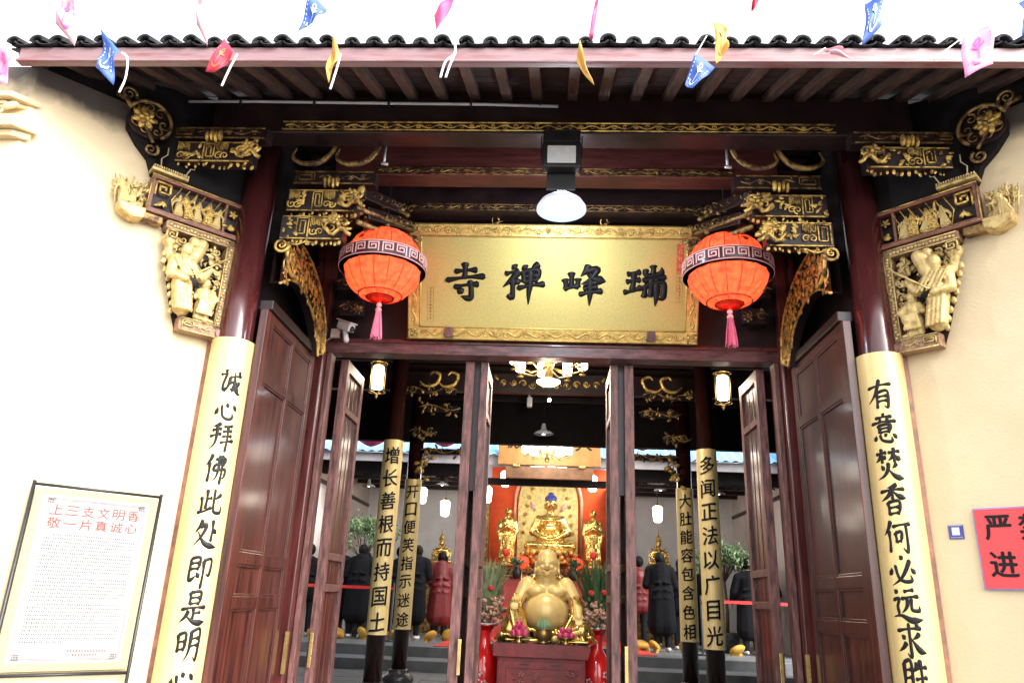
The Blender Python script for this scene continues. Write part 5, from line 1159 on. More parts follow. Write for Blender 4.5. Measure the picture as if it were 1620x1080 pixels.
for x, w_ in ((-.62, 'left'), (.56, 'right')):
    T = thing('altar_vase', 'dark bronze vase of leaves on the offering shelf, '+w_+' one', 'vase', (x, 11.5, 1.46))
    MB().lathe([(.06, 0), (.09, .05), (.10, .14), (.05, .22), (.08, .27)], 18).build('vase_body', black_m, T, True)
    g = MB(); r_ = random.Random(int(x*10)+50)
    for k in range(40): a = r_.uniform(0, 6.28); t = r_.uniform(.2, 1.2); L = r_.uniform(.08, .2); p = Vector((math.cos(a)*math.sin(t), math.sin(a)*math.sin(t), math.cos(t))); g.cap(p*.02+Vector((0, 0, .26)), p*L+Vector((0, 0, .26)), .008, .02, 5)
    g.build('vase_leaves', leaf_m, T, True)

# plaque and boards of the main hall
T = thing('hall_plaque', 'golden brown hall plaque with black characters, half hidden by the chandelier', 'plaque', (.01, 8.82, 3.38))
MB().box(-.94, .94, 0, .04, 0, .62).build('plaque_board', mat('golden brown board', (.27, .13, .03), .45, metal=.1, var=.15, scale=5), T, bevel=.01)
for c, x in zip('殿宝雄大', (-.62, -.22, .22, .62)):
    g = MB(); put(g, c, .30, lambda u, v, h: (x+u, -h, .44+v), .02, .004, .05, .02, 3); g.build('plaque_character', ink, T)
q = MB().box(-.80, .80, .02, .10, -.24, -.02); q.build('lower_board', mat('brown board', (.14, .06, .02), .45, var=.3, scale=8), T, bevel=.008)
for x in (-.6, .6): MB().box(x-.06, x+.06, -.02, .06, -.03, .01).build('plaque_bracket', gold_old, T, bevel=.004)
MB().box(-1.5, 1.5, 9.3, 9.42, 3.08, 3.2).build('centre_lintel', dark_m, H)
for x, w_ in ((-1.62, 'left'), (1.62, 'right')):
    T = thing('hall_couplet', 'carved gilt couplet board on the '+w_+' main hall column beside the altar', 'couplet board', (x, 10.75, 0))
    MB().box(-.13, .13, -.03, 0, 1.2, 3.15).build('board', gold_dim, T, bevel=.006)
    for k in range(8):
        g = MB(); tmp = MB(); fret(tmp, -.08, .08, 2.86-.22*k, 3.02-.22*k, -.031, .014, .006, 1, k % 2); g.join(tmp); g.build('carved_mark', ink, T)

# ---------------------------------------------------------------- hanging lamps inside
def sconce(x, y, z, label, sc=1, energy=6):
    T = thing('hanging_lantern', label, 'lantern', (x, y, z), 0, 'cylinder lanterns in the hall'); T.scale = (sc,)*3
    MB().lathe([(.048, -.115), (.056, -.11), (.056, .11), (.048, .115)], 24).build('glass_cylinder', lampw, T, True)
    q = MB()
    for k in range(4):
        a = PI/4+PI/2*k; q.tube([(.085*math.cos(a), .085*math.sin(a), -.15), (.085*math.cos(a), .085*math.sin(a), .15)], .0045, 5)
        q.tube([(.085*math.cos(a), .085*math.sin(a), .15), (.03*math.cos(a), .03*math.sin(a), .17)], .006, 5); q.tube([(.085*math.cos(a), .085*math.sin(a), -.15), (.02*math.cos(a), .02*math.sin(a), -.16)], .006, 5)
    for z_ in (-.15, .15): q.tube([(.085*math.cos(t), .085*math.sin(t), z_) for t in [i*PI/8 for i in range(17)]], .0045, 5)
    q.lathe([(.05, .12), (.06, .13), (.02, .17), (.01, .2)], 16)
    q.build('lantern_frame', brass_m, T, True); MB().tube([(0, 0, .2), (0, 0, .8)], .004, 5).build('chain', black_m, T)
    MB().ell((0, 0, -.19), (.014, .014, .03), 8, 6).build('drop', gold_old, T, True)
    if energy: light('lantern_light', (0, -.1, 0), energy*.4, (1, .86, .68), .06, T)
sconce(-1.72, 2.3, 3.10, 'lit white cylinder lantern in a brass frame by the left outer door leaf', 1, 4)
sconce(1.70, 2.3, 3.08, 'lit white cylinder lantern in a brass frame by the right outer door leaf', 1, 4)
def small_lantern(x, y, z, label, e=0):
    T = thing('hanging_lantern', label, 'lantern', (x, y, z), 0, 'tapered white lanterns in the main hall')
    MB().lathe([(.055, -.16), (.085, -.13), (.105, .12), (.07, .16)], 16).build('lantern_glass', lampw2, T, True)
    MB().lathe([(.04, .162), (.05, .18), (.01, .22)], 12).build('lantern_cap', brass_m, T, True); MB().tube([(0, 0, .2), (0, 0, .9)], .006, 4).build('cord', black_m, T)
    if e: light('lantern_light', (0, -.2, 0), e*.35, (1, .86, .7), .1, T)
small_lantern(-.91, 11, 3.44, 'lit white tapered lantern against the red backdrop, left side', 12)
small_lantern(.92, 11, 3.40, 'lit white tapered lantern against the red backdrop, right side', 12)
small_lantern(-1.25, 10.6, 3.05, 'lit white tapered lantern beside the left altar couplet board')
small_lantern(-2.65, 11, 3.04, 'lit white tapered lantern just right of the farther left inner column', 8)
small_lantern(-2.15, 11, 2.79, 'lit white tapered lantern above the left crowned statue')
small_lantern(2.26, 11, 2.82, 'lit white tapered lantern above the right crowned statue', 8)
small_lantern(1.35, 8.6, 3.42, 'lit white tapered lantern at the right centre door leaf')
small_lantern(-1.42, 8.6, 3.42, 'lit white tapered lantern between the left pair of centre door leaves')
def dish(x, y, z, label):
    T = thing('dish_lamp', label, 'lamp', (x, y, z), 0, 'flat white dish lamps')
    MB().lathe([(.15, 0), (.12, .03), (.05, .06), (.03, .10), (.02, .16), (.026, .155), (.045, .055), (.11, .022), (.15, 0)], 24).build('lamp_shade', shade_m, T, True)
    MB().tube([(0, 0, .16), (0, 0, .5)], .004, 5).build('cord', black_m, T); MB().ell((0, 0, .01), (.03, .03, .02), 8, 6).build('bulb', lampw2, T, True)
dish(-.08, 6, 3.36, 'white dish pendant lamp hanging in the middle, above the hall plaque')
dish(-4.0, 11.8, 3.30, 'white dish lamp under the main hall ceiling at the far left')
dish(-2.36, 11.8, 3.38, 'white dish lamp over the left crowned statue')
dish(2.45, 11.8, 3.42, 'white dish lamp over the right crowned statue')
dish(3.7, 11.8, 3.38, 'white dish lamp under the main hall ceiling at the far right')
T = thing('ceiling_spotlight', 'tiny bright round spotlight above the middle dish lamp', 'lamp', (-.005, 5, 3.62)); MB().ell((0, 0, 0), (.022, .012, .022), 10, 8).build('bulb', bulb_m, T, True); MB().lathe([(.02, .02), (.03, .06), (.01, .36)], 12).build('spot_housing', black_m, T, True)
T = thing('wall_speaker', 'small white loudspeaker box hanging left of the bright spotlight', 'speaker', (-.27, 5, 3.58)); MB().box(-.035, .035, -.04, .04, -.07, .07).build('speaker_box', white_m, T, bevel=.015); MB().tube([(0, 0, .07), (-.02, 0, .12), (-.1, .05, .16), (-.1, .05, .4)], .012, 6).build('speaker_arm', white_m, T)
# chandelier just behind the lintel
def chandelier(loc, label, n, rad, sc, tiers=1, energy=30, bowl=True, gs=1):
    T = thing('chandelier', label, 'chandelier', loc); T.scale = (sc,)*3
    MB().lathe([(.02, -.12), (.05, -.08), (.035, .0), (.06, .05), (.03, .12), (.045, .3), (.02, .6)], 16).build('stem', brass_m, T, True)
    for tr in range(tiers):
        R_ = rad*(1-.45*tr); z = .05+.22*tr
        for k in range(n if tr == 0 else n//2+1):
            a = 2*PI*(k+.5*tr)/(n if tr == 0 else n//2+1)+.2; c, s_ = math.cos(a), math.sin(a)
            arm = MB().tube([(.03*c, .03*s_, z-.02), (R_*.5*c, R_*.5*s_, z-.09), (R_*c, R_*s_, z-.03)], .010, 6); arm.ell((R_*c, R_*s_, z-.03), (.03, .03, .015), 8, 5); arm.ell((R_*c, R_*s_, z-.07), (.04, .04, .008), 8, 5)
            ao = arm.build('arm', brass_m, T, True)
            MB().lathe([(.045*gs, z-.01), (.052*gs, z), (.052*gs, z+.13*gs), (.048*gs, z+.13*gs)], 16, (R_*c, R_*s_, 0)).build('glass_shade', lampw2, ao, True)
    if bowl: MB().lathe([(.0, -.175), (.08, -.165), (.125, -.135), (.125, -.125), (.0, -.125)], 24).build('bowl_shade', lampw2, T, True)
    light('chandelier_light', (0, -.15, -.28), energy*.3, (1, .84, .64), .12, T)
chandelier((-.01, 2.75, 3.36), 'brass chandelier with white cylinder shades and a round bowl, just under the door lintel', 8, .37, 1, 1, 85)
chandelier((-.03, 8.0, 3.42), 'chandelier with two tiers of bright white shades in front of the hall plaque', 9, .36, 1, 2, 8, False, 1.6)
chandelier((0, 10.4, 3.40), 'farther chandelier with bright shades hanging before the halo panel', 8, .30, 1, 1, 30, False, 1.4)
# lotus cloth ornaments hanging from the rear eave
def lotus(x, y, z, label):
    T = thing('lotus_ornament', label, 'ornament', (x, y, z), 0, 'magenta lotus ornaments under the eave')
    for k in range(9):
        a = 2*PI*k/9; g = MB(); g.ell((.14*math.cos(a), .14*math.sin(a), .03), (.15, .07, .025), 8, 5, (0, -.5, a)); g.build('petal', lotus_m, T, True)
    MB().ell((0, 0, 0), (.08, .08, .05), 10, 6).build('lotus_heart', FL['yellow'], T, True); MB().tube([(0, 0, 0), (0, 0, .6)], .004, 4).build('cord', black_m, T)
lotus(-3.0, 7.5, 3.43, 'magenta lotus ornament seen left of the nearer left couplet column'); lotus(-1.75, 7.5, 3.46, 'magenta lotus ornament beside the left centre door leaves')
lotus(2.88, 7.5, 3.53, 'magenta lotus ornament seen right of the nearer right couplet column'); lotus(1.55, 7.5, 3.5, 'magenta lotus ornament beside the right centre door leaves')

# ---------------------------------------------------------------- laughing statue on its red table
TB = thing('altar_table', 'dark red carved altar table under the laughing statue', 'table', (-.015, 3.11, 0))
b = MB(); b.box(-.46, .46, -.36, .30, .62, .655); MB().box(-.415, .415, -.325, .265, .0, .54).build('table_body', table_m, TB, bevel=.006)
b.build('table_top', table_m, TB, bevel=.006)
MB().prism([(-.50, .685), (-.46, .655), (-.46, .62), (-.435, .54), (.435, .54), (.46, .62), (.46, .655), (.50, .685), (.475, .69), (.445, .657), (-.445, .657), (-.475, .69)], -.37, -.361).build('curled_apron', table_m, TB, bevel=.002)
MB().box(-.44, .44, -.345, .285, .6555, .660).build('glass_top', mat('dark glass top', (.02, .03, .03), .08, spec=.8), TB)
g = MB()
for q in ((-.40, .40, .505, .52), (-.40, .40, .0, .02), (-.40, -.38, .02, .505), (.38, .40, .02, .505), (-.33, .33, .44, .452), (-.33, -.318, .03, .44), (.318, .33, .03, .44)): g.box(q[0], q[1], -.336, -.326, q[2], q[3])
g.build('panel_moulding', table_m, TB, bevel=.003)
g = MB(); r_ = random.Random(12)
for k in range(26):
    x, z = r_.uniform(-.28, .28), r_.uniform(.1, .42)
    if k % 3 == 0: flower(g, x, z, .035, -.328, 5, r_)
    else: P_ = [Vector((x+.03*j, -.330, z+.02*math.sin(j*1.3+k))) for j in range(4)]; g.tube(P_, .005, 4)
for k in range(4): g.tube([(-.28+.08*j, -.330, .12+.09*k+.012*math.sin(j*2+k)) for j in range(8)], .004, 4)
g.build('carved_landscape', mat('pale rubbed carving', (.42, .14, .12), .4, var=.3, scale=20), TB, True)
for x in (-.16, .14): MB().box(x-.045, x+.045, -.329, -.3265, .47, .480).build('slot', black_m, TB)

LB = thing('laughing_statue', 'matt and polished gold laughing bald seated statue with bare belly on the red table', 'statue', (.02, 3.22, .661)); LB.scale = (.96, .98, 1.0)
b = MB()
b.ell((0, -.05, .275), (.232, .205, .20), 40, 28); b.ell((0, .02, .45), (.22, .14, .17), 32, 22); b.ell((0, .06, .25), (.26, .16, .25), 16, 10)
for s in (-1, 1):
    b.ell((s*.10, -.085, .475), (.105, .072, .06), 26, 18); b.ell((s*.205, .01, .535), (.09, .085, .085), 12, 8)
    b.ell((s*.062, -.072, .68), (.056, .054, .052), 12, 10); b.ell((s*.048, -.115, .712), (.030, .024, .026), 8, 6)
    b.ell((s*.122, -.02, .735), (.015, .028, .044), 8, 6); b.ell((s*.126, -.03, .675), (.016, .02, .04), 8, 6)
    b.cap((s*.055, -.128, .772), (s*.02, -.135, .765), .008, .007)
    b.cap((s*.065, -.118, .748), (s*.03, -.128, .752), .009, .009)
b.cap((0, .0, .56), (0, -.02, .64), .10, .095); b.ell((0, -.03, .752), (.116, .110, .122), 20, 16); b.ell((0, -.022, .815), (.104, .10, .078), 18, 12); b.ell((0, -.10, .645), (.05, .042, .032), 10, 8)
b.ell((0, -.142, .722), (.020, .020, .017), 8, 6); b.cap((0, -.128, .755), (0, -.14, .725), .011, .013)
b.cap((0, -.135, .695), (0, -.136, .694), .014, .012); b.cap((-.03, -.127, .668), (.03, -.127, .668), .011, .011)
# arms
b.cap((-.23, .0, .52), (-.30, -.04, .38), .078, .066); b.cap((-.30, -.04, .38), (-.325, -.14, .385), .056, .045)
b.cap((.23, .0, .52), (.325, -.03, .36), .078, .066); b.cap((.325, -.03, .36), (.33, -.15, .27), .058, .046)
b.ell((-.325, -.19, .375), (.044, .05, .03), 10, 7, (.5, 0, 0)); b.ell((.335, -.185, .245), (.045, .035, .05), 10, 7)
for k in range(4):
    x = -.355+.021*k; L = (.04, .052, .055, .045)[k]; b.cap((x, -.215, .37), (x-.003, -.24, .355-L*.3), .0115, .011); b.cap((x-.003, -.24, .355-L*.3), (x-.003, -.245, .35-L), .011, .009)
    x = .305+.020*k; b.cap((x, -.20, .22), (x+.002, -.215, .19-L*.2), .0115, .011); b.cap((x+.002, -.215, .19-L*.2), (x+.002, -.212, .19-L*.8), .011, .009)
b.cap((-.29, -.185, .375), (-.275, -.215, .345), .013, .010); b.cap((.295, -.175, .255), (.275, -.20, .22), .013, .010)
# feet
b.ell((-.20, -.27, .035), (.05, .08, .035), 10, 7); b.ell((.10, -.28, .04), (.08, .05, .035), 10, 7)
for k in range(5): b.ell((-.235+.018*k, -.345+.004*k, .03), (.011, .016, .012), 6, 5); b.ell((.03-.005*k, -.30-.004*k, .055-.01*k), (.016, .011, .009), 6, 5)
blob('statue_body', b, .0062, gold_skin, LB, 5)
b = MB()
b.ell((0, .10, .20), (.33, .18, .2), 14, 10); b.ell((0, .13, .42), (.25, .09, .18), 14, 10); b.cap((-.22, .08, .50), (-.14, .10, .60), .06, .05); b.cap((.22, .08, .50), (.14, .10, .60), .06, .05)
b.cap((-.20, -.02, .14), (-.33, -.15, .27), .10, .085); b.cap((-.33, -.16, .27), (-.23, -.26, .07), .078, .075)     # raised knee
b.cap((.20, -.02, .12), (.36, -.16, .13), .10, .085); b.cap((.36, -.17, .11), (.14, -.26, .06), .075, .05)
b.cap((-.30, .0, .36), (-.38, .02, .10), .06, .10); b.cap((.34, .02, .33), (.42, .02, .08), .055, .10)
for s in (-1, 1):
    for k in range(7): b.cap((s*(.26+.025*k), -.02+.01*k, .34-.02*k), (s*(.30+.03*k), -.06+.02*k, .03), .018, .022)
    for k in range(4): b.cap((s*(.37+.03*k), -.12, .06), (s*(.43+.03*k), -.06, .015), .022, .02)
for k in range(6): b.cap((-.37+.03*k, -.22, .30-.02*k), (-.30+.025*k, -.30, .05), .016, .018); b.cap((.10+.05*k, -.27+.012*k, .12), (.14+.05*k, -.29+.012*k, .015), .016, .02)
for s in (-1, 1): b.tube([(s*.275, -.03, .44), (s*.335, -.11, .42), (s*.375, -.08, .34), (s*.35, .0, .30)], .03, 8)
b.cap((-.40, -.28, .02), (.42, -.28, .02), .016, .016)
# open robe edges down either side of the belly
for s in (-1, 1): b.tube([(s*.13, .03, .60), (s*.22, -.02, .52), (s*.265, -.08, .40), (s*.275, -.14, .26), (s*.20, -.24, .13), (s*.05, -.275, .09)], .017, 8)
blob('robe', b, .0075, gold_sh, LB, 2)
g = MB()
for s in (-1, 1): g.tube([(s*(.028+.012*k), -.134+.0035*k*k*.9, .742+.006*math.sin(PI*k/4)) for k in range(5)], .0028, 5)
for s in (-1, 1): g.tube([(s*(.022+.013*k), -.138+.0035*k*k, .775+.007*math.sin(PI*k/4)) for k in range(5)], .0022, 5)
g.build('eyes_and_brows', mat('brown painted line', (.10, .05, .02), .5), LB, True)
MB().tube([(-.034+.0085*k, -.145+.0011*(k-4)**2, .680+.0011*(k-4)**2) for k in range(9)], [.002, .004, .006, .0075, .008, .0075, .006, .004, .002], 6).build('lips', mat('red painted lips', (.50, .08, .05), .4), LB, True)
g = MB()
for k in range(12): a = k*PI/6; g.ell((-.325+.05*math.cos(a), -.235, .33+.05*math.sin(a)), (.012, .012, .012), 6, 5)
g.build('bead_bracelet', gold_sh, LB, True)

T = thing('incense_bowl', 'round brass bowl holding a pale green ribbed gourd, before the laughing statue', 'bowl', (-.0, 2.85, .661))
MB().lathe([(.05, 0), (.055, .012), (.04, .02), (.075, .04), (.092, .075), (.085, .11), (.078, .125), (.084, .13), (.075, .132), (.07, .115), (.0, .10)], 32).build('bowl_body', brass_m, T, True)
g = MB().ell((0, 0, .15), (.062, .062, .07), 20, 12)
for k in range(12): a = k*PI/6; g.tube([(.063*math.cos(a)*math.cos(t), .063*math.sin(a)*math.cos(t), .15+.072*math.sin(t)) for t in (-.2, .2, .6, 1, 1.4)], .006, 5)
g.build('ribbed_gourd', cac_m, T, True)
def fruits(x, label, seed, kind):
    T = thing('fruit_plate', label, 'plate of fruit', (x, 2.87, .661))
    MB().lathe([(.04, 0), (.03, .015), (.02, .035), (.07, .045), (.10, .058), (.103, .062), (.07, .052), (.0, .046)], 28).build('gold_plate', gold_sh, T, True)
    r_ = random.Random(seed)
    for (a, b_, c) in ((-.055, -.02, .08), (0, -.045, .08), (.055, -.02, .08), (-.03, .035, .08), (.035, .035, .08), (-.03, -.01, .125), (.03, -.012, .125)) + (((0, .01, .165),) if kind else ()):
        f = MB().ell((a, b_, c), (.032, .032, .03 if not kind else .038), 12, 9)
        if kind:
            for k in range(7): an = r_.uniform(0, 6.3); f.cap((a+.02*math.cos(an), b_+.02*math.sin(an), c), (a+.045*math.cos(an), b_+.045*math.sin(an), c+.03), .008, .002, 5)
        f.build('pink_fruit', fruit_m, T, True)
fruits(-.235, 'gold plate of spiky pink dragon fruit on the left of the table', 2, True); fruits(.215, 'gold plate heaped with smooth pink fruit on the right of the table', 3, False)

def vase(x, label, seed):
    T = thing('floor_vase', label, 'vase', (x, 3.3, 0))
    MB().lathe([(.10, 0), (.12, .02), (.155, .2), (.17, .36), (.155, .46), (.10, .55), (.062, .62), (.058, .70), (.085, .775), (.13, .80), (.12, .80), (.055, .72)], 40).build('vase_body', vase_m, T, True)
    MB().lathe([(.128, .802), (.134, .806), (.128, .812), (.12, .808)], 40).build('white_rim', white_m, T, True)
    g = MB(); r_ = random.Random(seed)
    def on(th_, z, rr_): return (rr_*math.cos(th_), rr_*math.sin(th_), z)
    for k in range(5):
        th_ = -PI/2+r_.uniform(-.6, .6); z = r_.uniform(.25, .42)
        for j in range(5): a = j*1.256; g.ell(on(th_+.14*math.cos(a), z+.024*math.sin(a), .171), (.012, .004, .012), 5, 4, (0, 0, th_+PI/2))
    g.build('painted_flowers', mat('white flower glaze', (.8, .75, .75), .3), T, True)
    F_ = thing('bouquet', 'tall green spiky leaves over dusty pink flowers in the '+('left' if x < 0 else 'right')+' red vase', 'flowers', (x, 3.3, .80))
    g = MB()
    for k in range(130):
        a = r_.uniform(0, 6.28); sp = r_.uniform(.05, .34); h_ = r_.uniform(.30, .70); p0 = Vector((.03*math.cos(a), .03*math.sin(a), .05)); p2 = Vector((sp*math.cos(a), sp*.7*math.sin(a), h_)); p1 = (p0+p2)/2-Vector((math.cos(a), math.sin(a), 0))*.03; sd_ = Vector((-math.sin(a), math.cos(a), 0))
        N = 5; vs = []
        for i in range(N+1):
            t = i/N; p = p0*(1-t)**2+2*p1*t*(1-t)+p2*t*t; w_ = .015*math.sin(PI*min(1, .12+t*.88))+.002; vs += [p+sd_*w_, p-sd_*w_+Vector((0, 0, .004))]
        g.add(vs, [(2*i, 2*i+1, 2*i+3, 2*i+2) for i in range(N)])
    tag(g.build('spiky_leaves', leaf_pale if seed % 2 else leaf_m, F_, True), kind='stuff')
    g = MB()
    for k in range(110):
        a = r_.uniform(0, 6.28); rr_ = r_.uniform(.0, .21); c = Vector((rr_*math.cos(a), rr_*.8*math.sin(a)-.04, r_.uniform(.03, .26)))
        for j in range(7): b_ = r_.uniform(0, 6.28); g.ell(c+Vector((.02*math.cos(b_), .02*math.sin(b_), r_.uniform(-.012, .012))), (.020, .016, .009), 5, 4, (r_.random()*2, r_.random()*2, 0))
    tag(g.build('pink_flower_heads', petal_m, F_, True), kind='stuff')
    g = MB()
    for k in range(120): a = r_.uniform(0, 6.28); rr_ = r_.uniform(.02, .2); c = Vector((rr_*math.cos(a), rr_*.8*math.sin(a), r_.uniform(.0, .34))); g.ell(c, (.035, .004, .014), 5, 4, (r_.random()*3, r_.random()*3, r_.random()*3))
    tag(g.build('green_filler', leaf_m, F_, True), kind='stuff')
    for k in range(2): c = (-.08+.13*k+(.02 if x > 0 else 0), -.13, .34+.01*k); g = MB(); [g.ell((c[0]+.015*math.cos(j), c[1]+.01*math.sin(j*2), c[2]+.012*math.sin(j)), (.017, .012, .017), 6, 5) for j in range(6)]; g.build('red_bloom', redband, F_, True)
vase(-.60, 'tall glossy red floor vase with white rim left of the table', 3); vase(.535, 'tall glossy red floor vase with white rim right of the table', 4)
MB2 = thing('black_sideboard', 'dark carved wooden sideboard standing behind the red table', 'sideboard', (0, 3.75, 0))
MB().box(-.75, .75, -.14, .2, .55, .60).build('top', black_m, MB2, bevel=.006)
for s in (-1, 1): MB().box(s*.66-.05, s*.66+.05, -.12, .18, 0, .548).build('leg', black_m, MB2, bevel=.006)
MB().box(-.6, .6, -.10, -.08, .3, .54).build('apron', black_m, MB2, bevel=.004)
g = MB(); vine(g, -.6, .6, .42, .08, -.105, random.Random(3), .012); g.build('apron_carving', mat('dull silver carving', (.25, .25, .25), .4), MB2, True)

# ---------------------------------------------------------------- potted trees
def potted(x, y, z, label, seed, rad=.42):
    T = thing('potted_tree', label, 'potted tree', (x, y, .3)); r_ = random.Random(seed)
    MB().lathe([(.16, 0), (.22, .3), (.24, .34), (.2, .34), (.0, .30)], 20).build('pot', stone_dk, T, True)
    g = MB(); zc = z-.3; g.tube([(0, 0, .3), (.02, 0, .7), (-.02, 0, zc-.2)], [.035, .028, .02], 7)
    tips = []
    for k in range(14):
        a = r_.uniform(0, 6.28); e = r_.uniform(-.2, 1.3); p = Vector((rad*math.cos(a)*math.cos(e), rad*math.sin(a)*math.cos(e), zc+rad*.8*math.sin(e)*r_.uniform(.6, 1))); g.tube([(0, 0, zc-.35), p*.5+Vector((0, 0, zc*.5-.05)), p], [.014, .009, .004], 5); tips.append(p)
    g.build('trunk', mat('bark', (.12, .08, .05), .8), T, True)
    g = MB()
    for k in range(3600):
        p = r_.choice(tips)+Vector((r_.gauss(0, .1), r_.gauss(0, .1), r_.gauss(0, .08))); L = r_.uniform(.022, .045); q = Euler((r_.uniform(0, 6), r_.uniform(0, 6), r_.uniform(0, 6))).to_matrix()
        g.add([p+q@Vector(v) for v in ((-L, 0, 0), (0, -L*.4, .004), (L, 0, 0), (0, L*.4, .004))], [(0, 1, 2, 3)])
    tag(g.build('foliage', mat('small leaves'+str(seed), (.14, .22, .10), .5, var=.4, scale=8), T), kind='stuff')
potted(-3.45, 9.6, 1.95, 'leafy potted tree behind the nearer left couplet column', 5, .5); potted(3.25, 9.6, 1.85, 'leafy potted tree beside the right outer door leaf', 9, .42)

# ---------------------------------------------------------------- worshippers (seen from behind, facing the altar)
def body_mb(bow=0, arm=0):
    b = MB(); dy = .10*bow
    b.ell((0, dy*1.3-.01, 1.60-.05*bow), (.075, .095, .11), 14, 10); b.cap((0, dy, 1.42-.03*bow), (0, dy*1.15, 1.52-.04*bow), .055, .05)
    b.cap((0, dy*.9, 1.34-.02*bow), (0, .0, 1.05), .15, .13); b.cap((-.13, dy*.9, 1.36), (.13, dy*.9, 1.36), .075, .075); b.ell((0, 0, .95), (.165, .12, .14), 12, 8)
    b.ell((0, dy*1.3+.085, 1.585-.05*bow), (.014, .018, .022), 6, 5)       # nose (faces +y)
    for s in (-1, 1):
        b.ell((s*.076, dy*1.3-.01, 1.59-.05*bow), (.012, .02, .03), 6, 5)
        b.cap((s*.085, 0, .92), (s*.10, .01, .50), .085, .058); b.cap((s*.10, .01, .50), (s*.10, -.02, .09), .055, .036); b.cap((s*.10, -.05, .035), (s*.11, .12, .03), .04, .032)
        e = (s*.25, .06, 1.10); h_ = (s*.05, .26+dy, 1.22) if arm == 0 else (s*.24, .20, .88)
        b.cap((s*.19, dy*.9, 1.35), e, .055, .043); b.cap(e, h_, .042, .028)
        hv = Vector(h_); d = (hv-Vector(e)).normalized(); up_ = Vector((0, 0, 1)) if arm == 0 else d
        b.ell(hv+d*.03, (.022, .035, .04), 8, 6)
        for k in range(4): o_ = Vector((0, -.02+.016*k, 0)); b.cap(hv+d*.03+o_+up_*.03, hv+d*.035+o_+up_*(.085+.01*(k in (1, 2))), .009, .007, 6)
        b.cap(hv+d*.02+Vector((0, -.03, 0)), hv+d*.04+Vector((-s*.01, -.045, .03)), .010, .008, 6)
    return b
BODY = {}
def person(x, y, rz, label, coat, bow=0, arm=0, h=1.0, long=True, hood=False, z=.302, hair='short'):
    T = thing('person', label, 'person', (x, y, z), rz, None); T.scale = (h, h, h)
    k_ = (bow, arm)
    if k_ not in BODY: o = blob('body', body_mb(*k_), .015, skin_m, T, 1); BODY[k_] = o.data
    else: link('body', BODY[k_], T)
    dy = .10*bow; c = MB(); bt = .42 if long else .78
    c.cap((0, dy*.9-.01, 1.33), (0, .0, 1.0), .18, .175); c.cap((-.14, dy*.9-.01, 1.37), (.14, dy*.9-.01, 1.37), .095, .095); c.cap((-.05, 0, 1.0), (-.07, -.01, bt), .17, .19 if long else .17); c.cap((.05, 0, 1.0), (.07, -.01, bt), .17, .19 if long else .17)
    for s in (-1, 1):
        e = (s*.26, .06, 1.10); h_ = (s*.09, .22+dy, 1.19) if arm == 0 else (s*.245, .18, .92)
        c.cap((s*.19, dy*.9, 1.36), e, .085, .075); c.cap(e, h_, .072, .055)
        for k in range(3): c.cap((s*.05, -.17, 1.15-.13*k), (s*.16, -.14, 1.13-.13*k), .02, .018)
    c.lathe([(.085, 1.42), (.095, 1.46), (.08, 1.49)], 12, (0, dy, 0))
    if hood: c.ell((0, dy-.11, 1.42), (.12, .07, .09), 10, 8)
    blob('coat', c, .02, coat, T, 1)
    t = MB()
    for s in (-1, 1): t.cap((s*.09, 0, .90), (s*.10, .0, .50), .10, .075); t.cap((s*.10, 0, .5), (s*.10, -.02, .10), .072, .055)
    blob('trousers', t, .02, trous_m, T, 1)
    g = MB()
    for s in (-1, 1): g.ell((s*.105, .03, .04), (.055, .14, .045), 10, 7)
    g.build('shoes', shoe_m if h < 1 else black_m, T, True)
    g = MB(); hz = 1.62-.05*bow; hy = dy*1.3-.03; g.ell((0, hy, hz), (.092, .10, .115), 14, 10)
    if hair == 'bun': g.ell((0, hy-.09, hz+.05), (.05, .05, .05), 10, 8)
    if hair == 'long': g.cap((0, hy-.04, hz-.02), (0, hy-.09, hz-.26), .08, .06)
    g.build('hair', hair_m, T, True)
    return T
person(2.02, 9.1, 0, 'person in a long black coat standing with back turned on the right, head bowed', coat_blk, 1, 0, .98, True, True)
person(1.72, 9.9, .3, 'person in red mostly hidden behind the long black coat on the right', coat_red, 0, 0, .93, False)
person(2.5, 9.9, -.2, 'person in a dark blue coat seen just behind the farther right column', coat_nvy, 0, 0, .92, False, False, .302, 'long')
person(3.55, 9.2, .2, 'person in a black coat standing just left of the right outer door leaf', coat_blk, 0, 1, .93, True)
person(4.0, 9.8, -.3, 'person in a navy jacket at the far right inside the courtyard', coat_nvy, 0, 0, .92, False)
person(-2.38, 9.3, -.1, 'person in a black coat standing right of the farther left couplet column', coat_blk, 1, 0, .97, True, True, .302, 'bun')
person(-1.98, 9.9, .25, 'person in a red padded coat standing beside the left centre door leaf', coat_red, 1, 0, .93, True, True)
person(-1.72, 10.6, 0, 'person in dark clothes between the red coat and the door leaf', coat_nvy, 0, 0, .93, False, False, .302, 'long')
person(-3.35, 9.1, 0, 'person in a black coat left of the nearer left couplet column', coat_blk, 1, 0, .95, True, True)
person(-3.6, 10.6, .2, 'person with bowed head in a dark jacket behind the two front left figures', coat_blk, 1, 0, .92, False, True)
person(-4.25, 9.0, .1, 'person in a black padded jacket at the extreme left edge of the doorway view', coat_blk, 0, 1, .90, False, True, .302, 'bun')
person(3.0, 10.2, -.1, 'person in dark clothes behind the nearer right couplet column', coat_blk, 1, 0, .92, True)
person(2.3, 10.8, .2, 'person with long hair in a navy jacket in front of the right crowned statue', coat_nvy, 0, 0, .90, False, False, .302, 'long')
person(-2.1, 11.0, .1, 'person with a bun in a black jacket in front of the left crowned statue', coat_blk, 0, 0, .9, False, False, .302, 'bun')
pb = person(-3.85, 9.4, .15, 'person in a navy coat with a pale bag strap, left side of the courtyard', coat_nvy, 0, 1, .96, True)
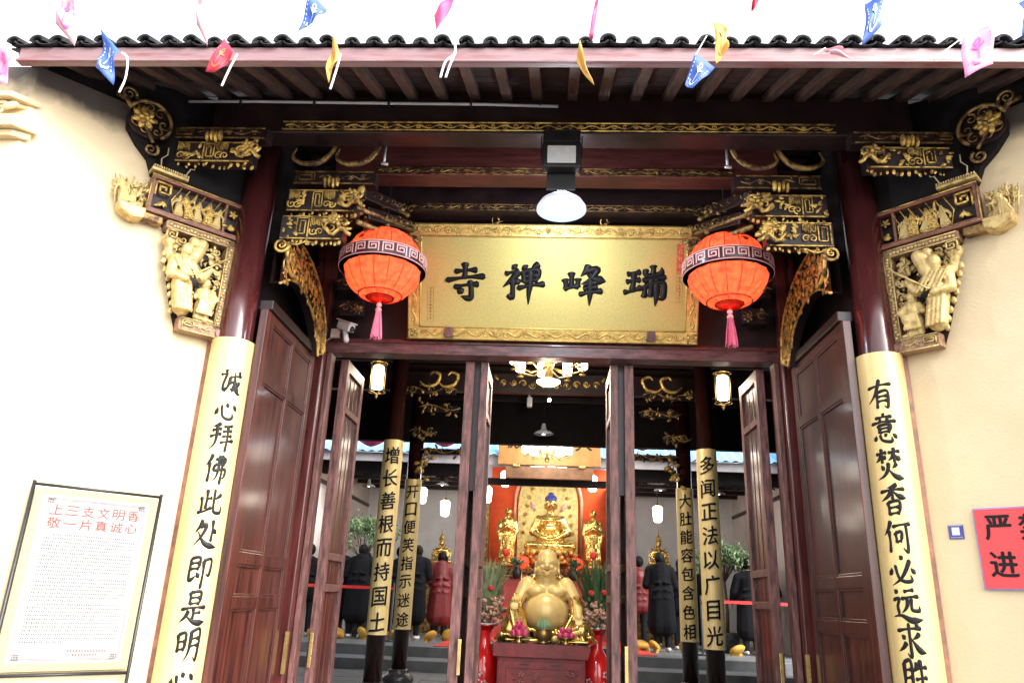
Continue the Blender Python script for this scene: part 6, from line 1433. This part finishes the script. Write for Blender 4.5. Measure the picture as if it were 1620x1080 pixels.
person(-4.05, 10.4, -.2, 'person in a black jacket farthest left behind the door leaf', coat_blk, 0, 0, .96, False, False, .302, 'bun')
person(-2.85, 10.2, .2, 'person with dark hair and dark coat between the two left couplet columns', coat_nvy, 0, 0, .95, True)
T = tag(MB().tube([(-3.72, 9.2, 1.72), (-3.70, 9.14, 1.5), (-3.66, 9.14, 1.25), (-3.74, 9.18, 1.0)], .018, 6, .4).build('bag_strap', shoe_m, None, True), 'pale bag strap hanging down the back of the navy coated person on the left', 'bag strap')
cm = MB().ell((0, 0, .0), (.19, .15, .07), 14, 8)
for k in range(5): a = .2+.6*k; cm.cap((.08*math.cos(a), -.06, .03), (.17*math.cos(a), -.14, -.10), .035, .03)
base = blob('kneeling_cushion', MB().join(cm), .018, cush_m, None, 1)
spots = [(-3.98, 8.9, 'yellow kneeling cushion at the far left, partly behind the door leaf'), (-3.55, 8.75, 'yellow kneeling cushion left of the nearer left couplet column'), (-3.15, 8.9, 'yellow kneeling cushion right behind the nearer left couplet column'),
         (-2.62, 9.0, 'yellow kneeling cushion between the two left couplet columns'), (-1.98, 8.95, 'yellow kneeling cushion at the feet of the red coated person'), (-1.74, 9.5, 'yellow kneeling cushion propped up by the left centre door leaf'),
         (1.66, 9.1, 'yellow kneeling cushion left of the long black coat on the right'), (1.86, 8.85, 'yellow kneeling cushion touching the long black coat on the right'), (2.42, 9.0, 'yellow kneeling cushion between black coat and the farther right column'),
         (3.22, 8.8, 'yellow kneeling cushion right of the nearer right couplet column'), (3.75, 9.1, 'yellow kneeling cushion beside the right outer door leaf')]
for i, (x, y, lab) in enumerate(spots):
    o = base if i == 0 else base.copy()
    if i: COL.objects.link(o)
    o.location = (x, y, .40); o.rotation_euler = (.5+.2*(i % 3), .2*(i % 2), i*1.1); o.scale = (.8, .8, .9); tag(o, lab, 'cushion', 'yellow kneeling cushions')
for s, w_ in ((-1, 'left'), (1, 'right')):
    T = thing('barrier_tape', 'red barrier tape strung across the '+w_+' side of the courtyard', 'barrier tape', (0, 8.5, 0))
    MB().box(min(s*2.6, s*4.3), max(s*2.6, s*4.3), 0, .004, 1.12, 1.17).build('tape', redband, T)
    for x in (2.6, 4.28): MB().lathe([(.12, .3), (.12, .32), (.02, .33), (.02, 1.22), (.0, 1.24)], 16, (s*x, .03, 0)).build('stanchion', black_m, T, True)
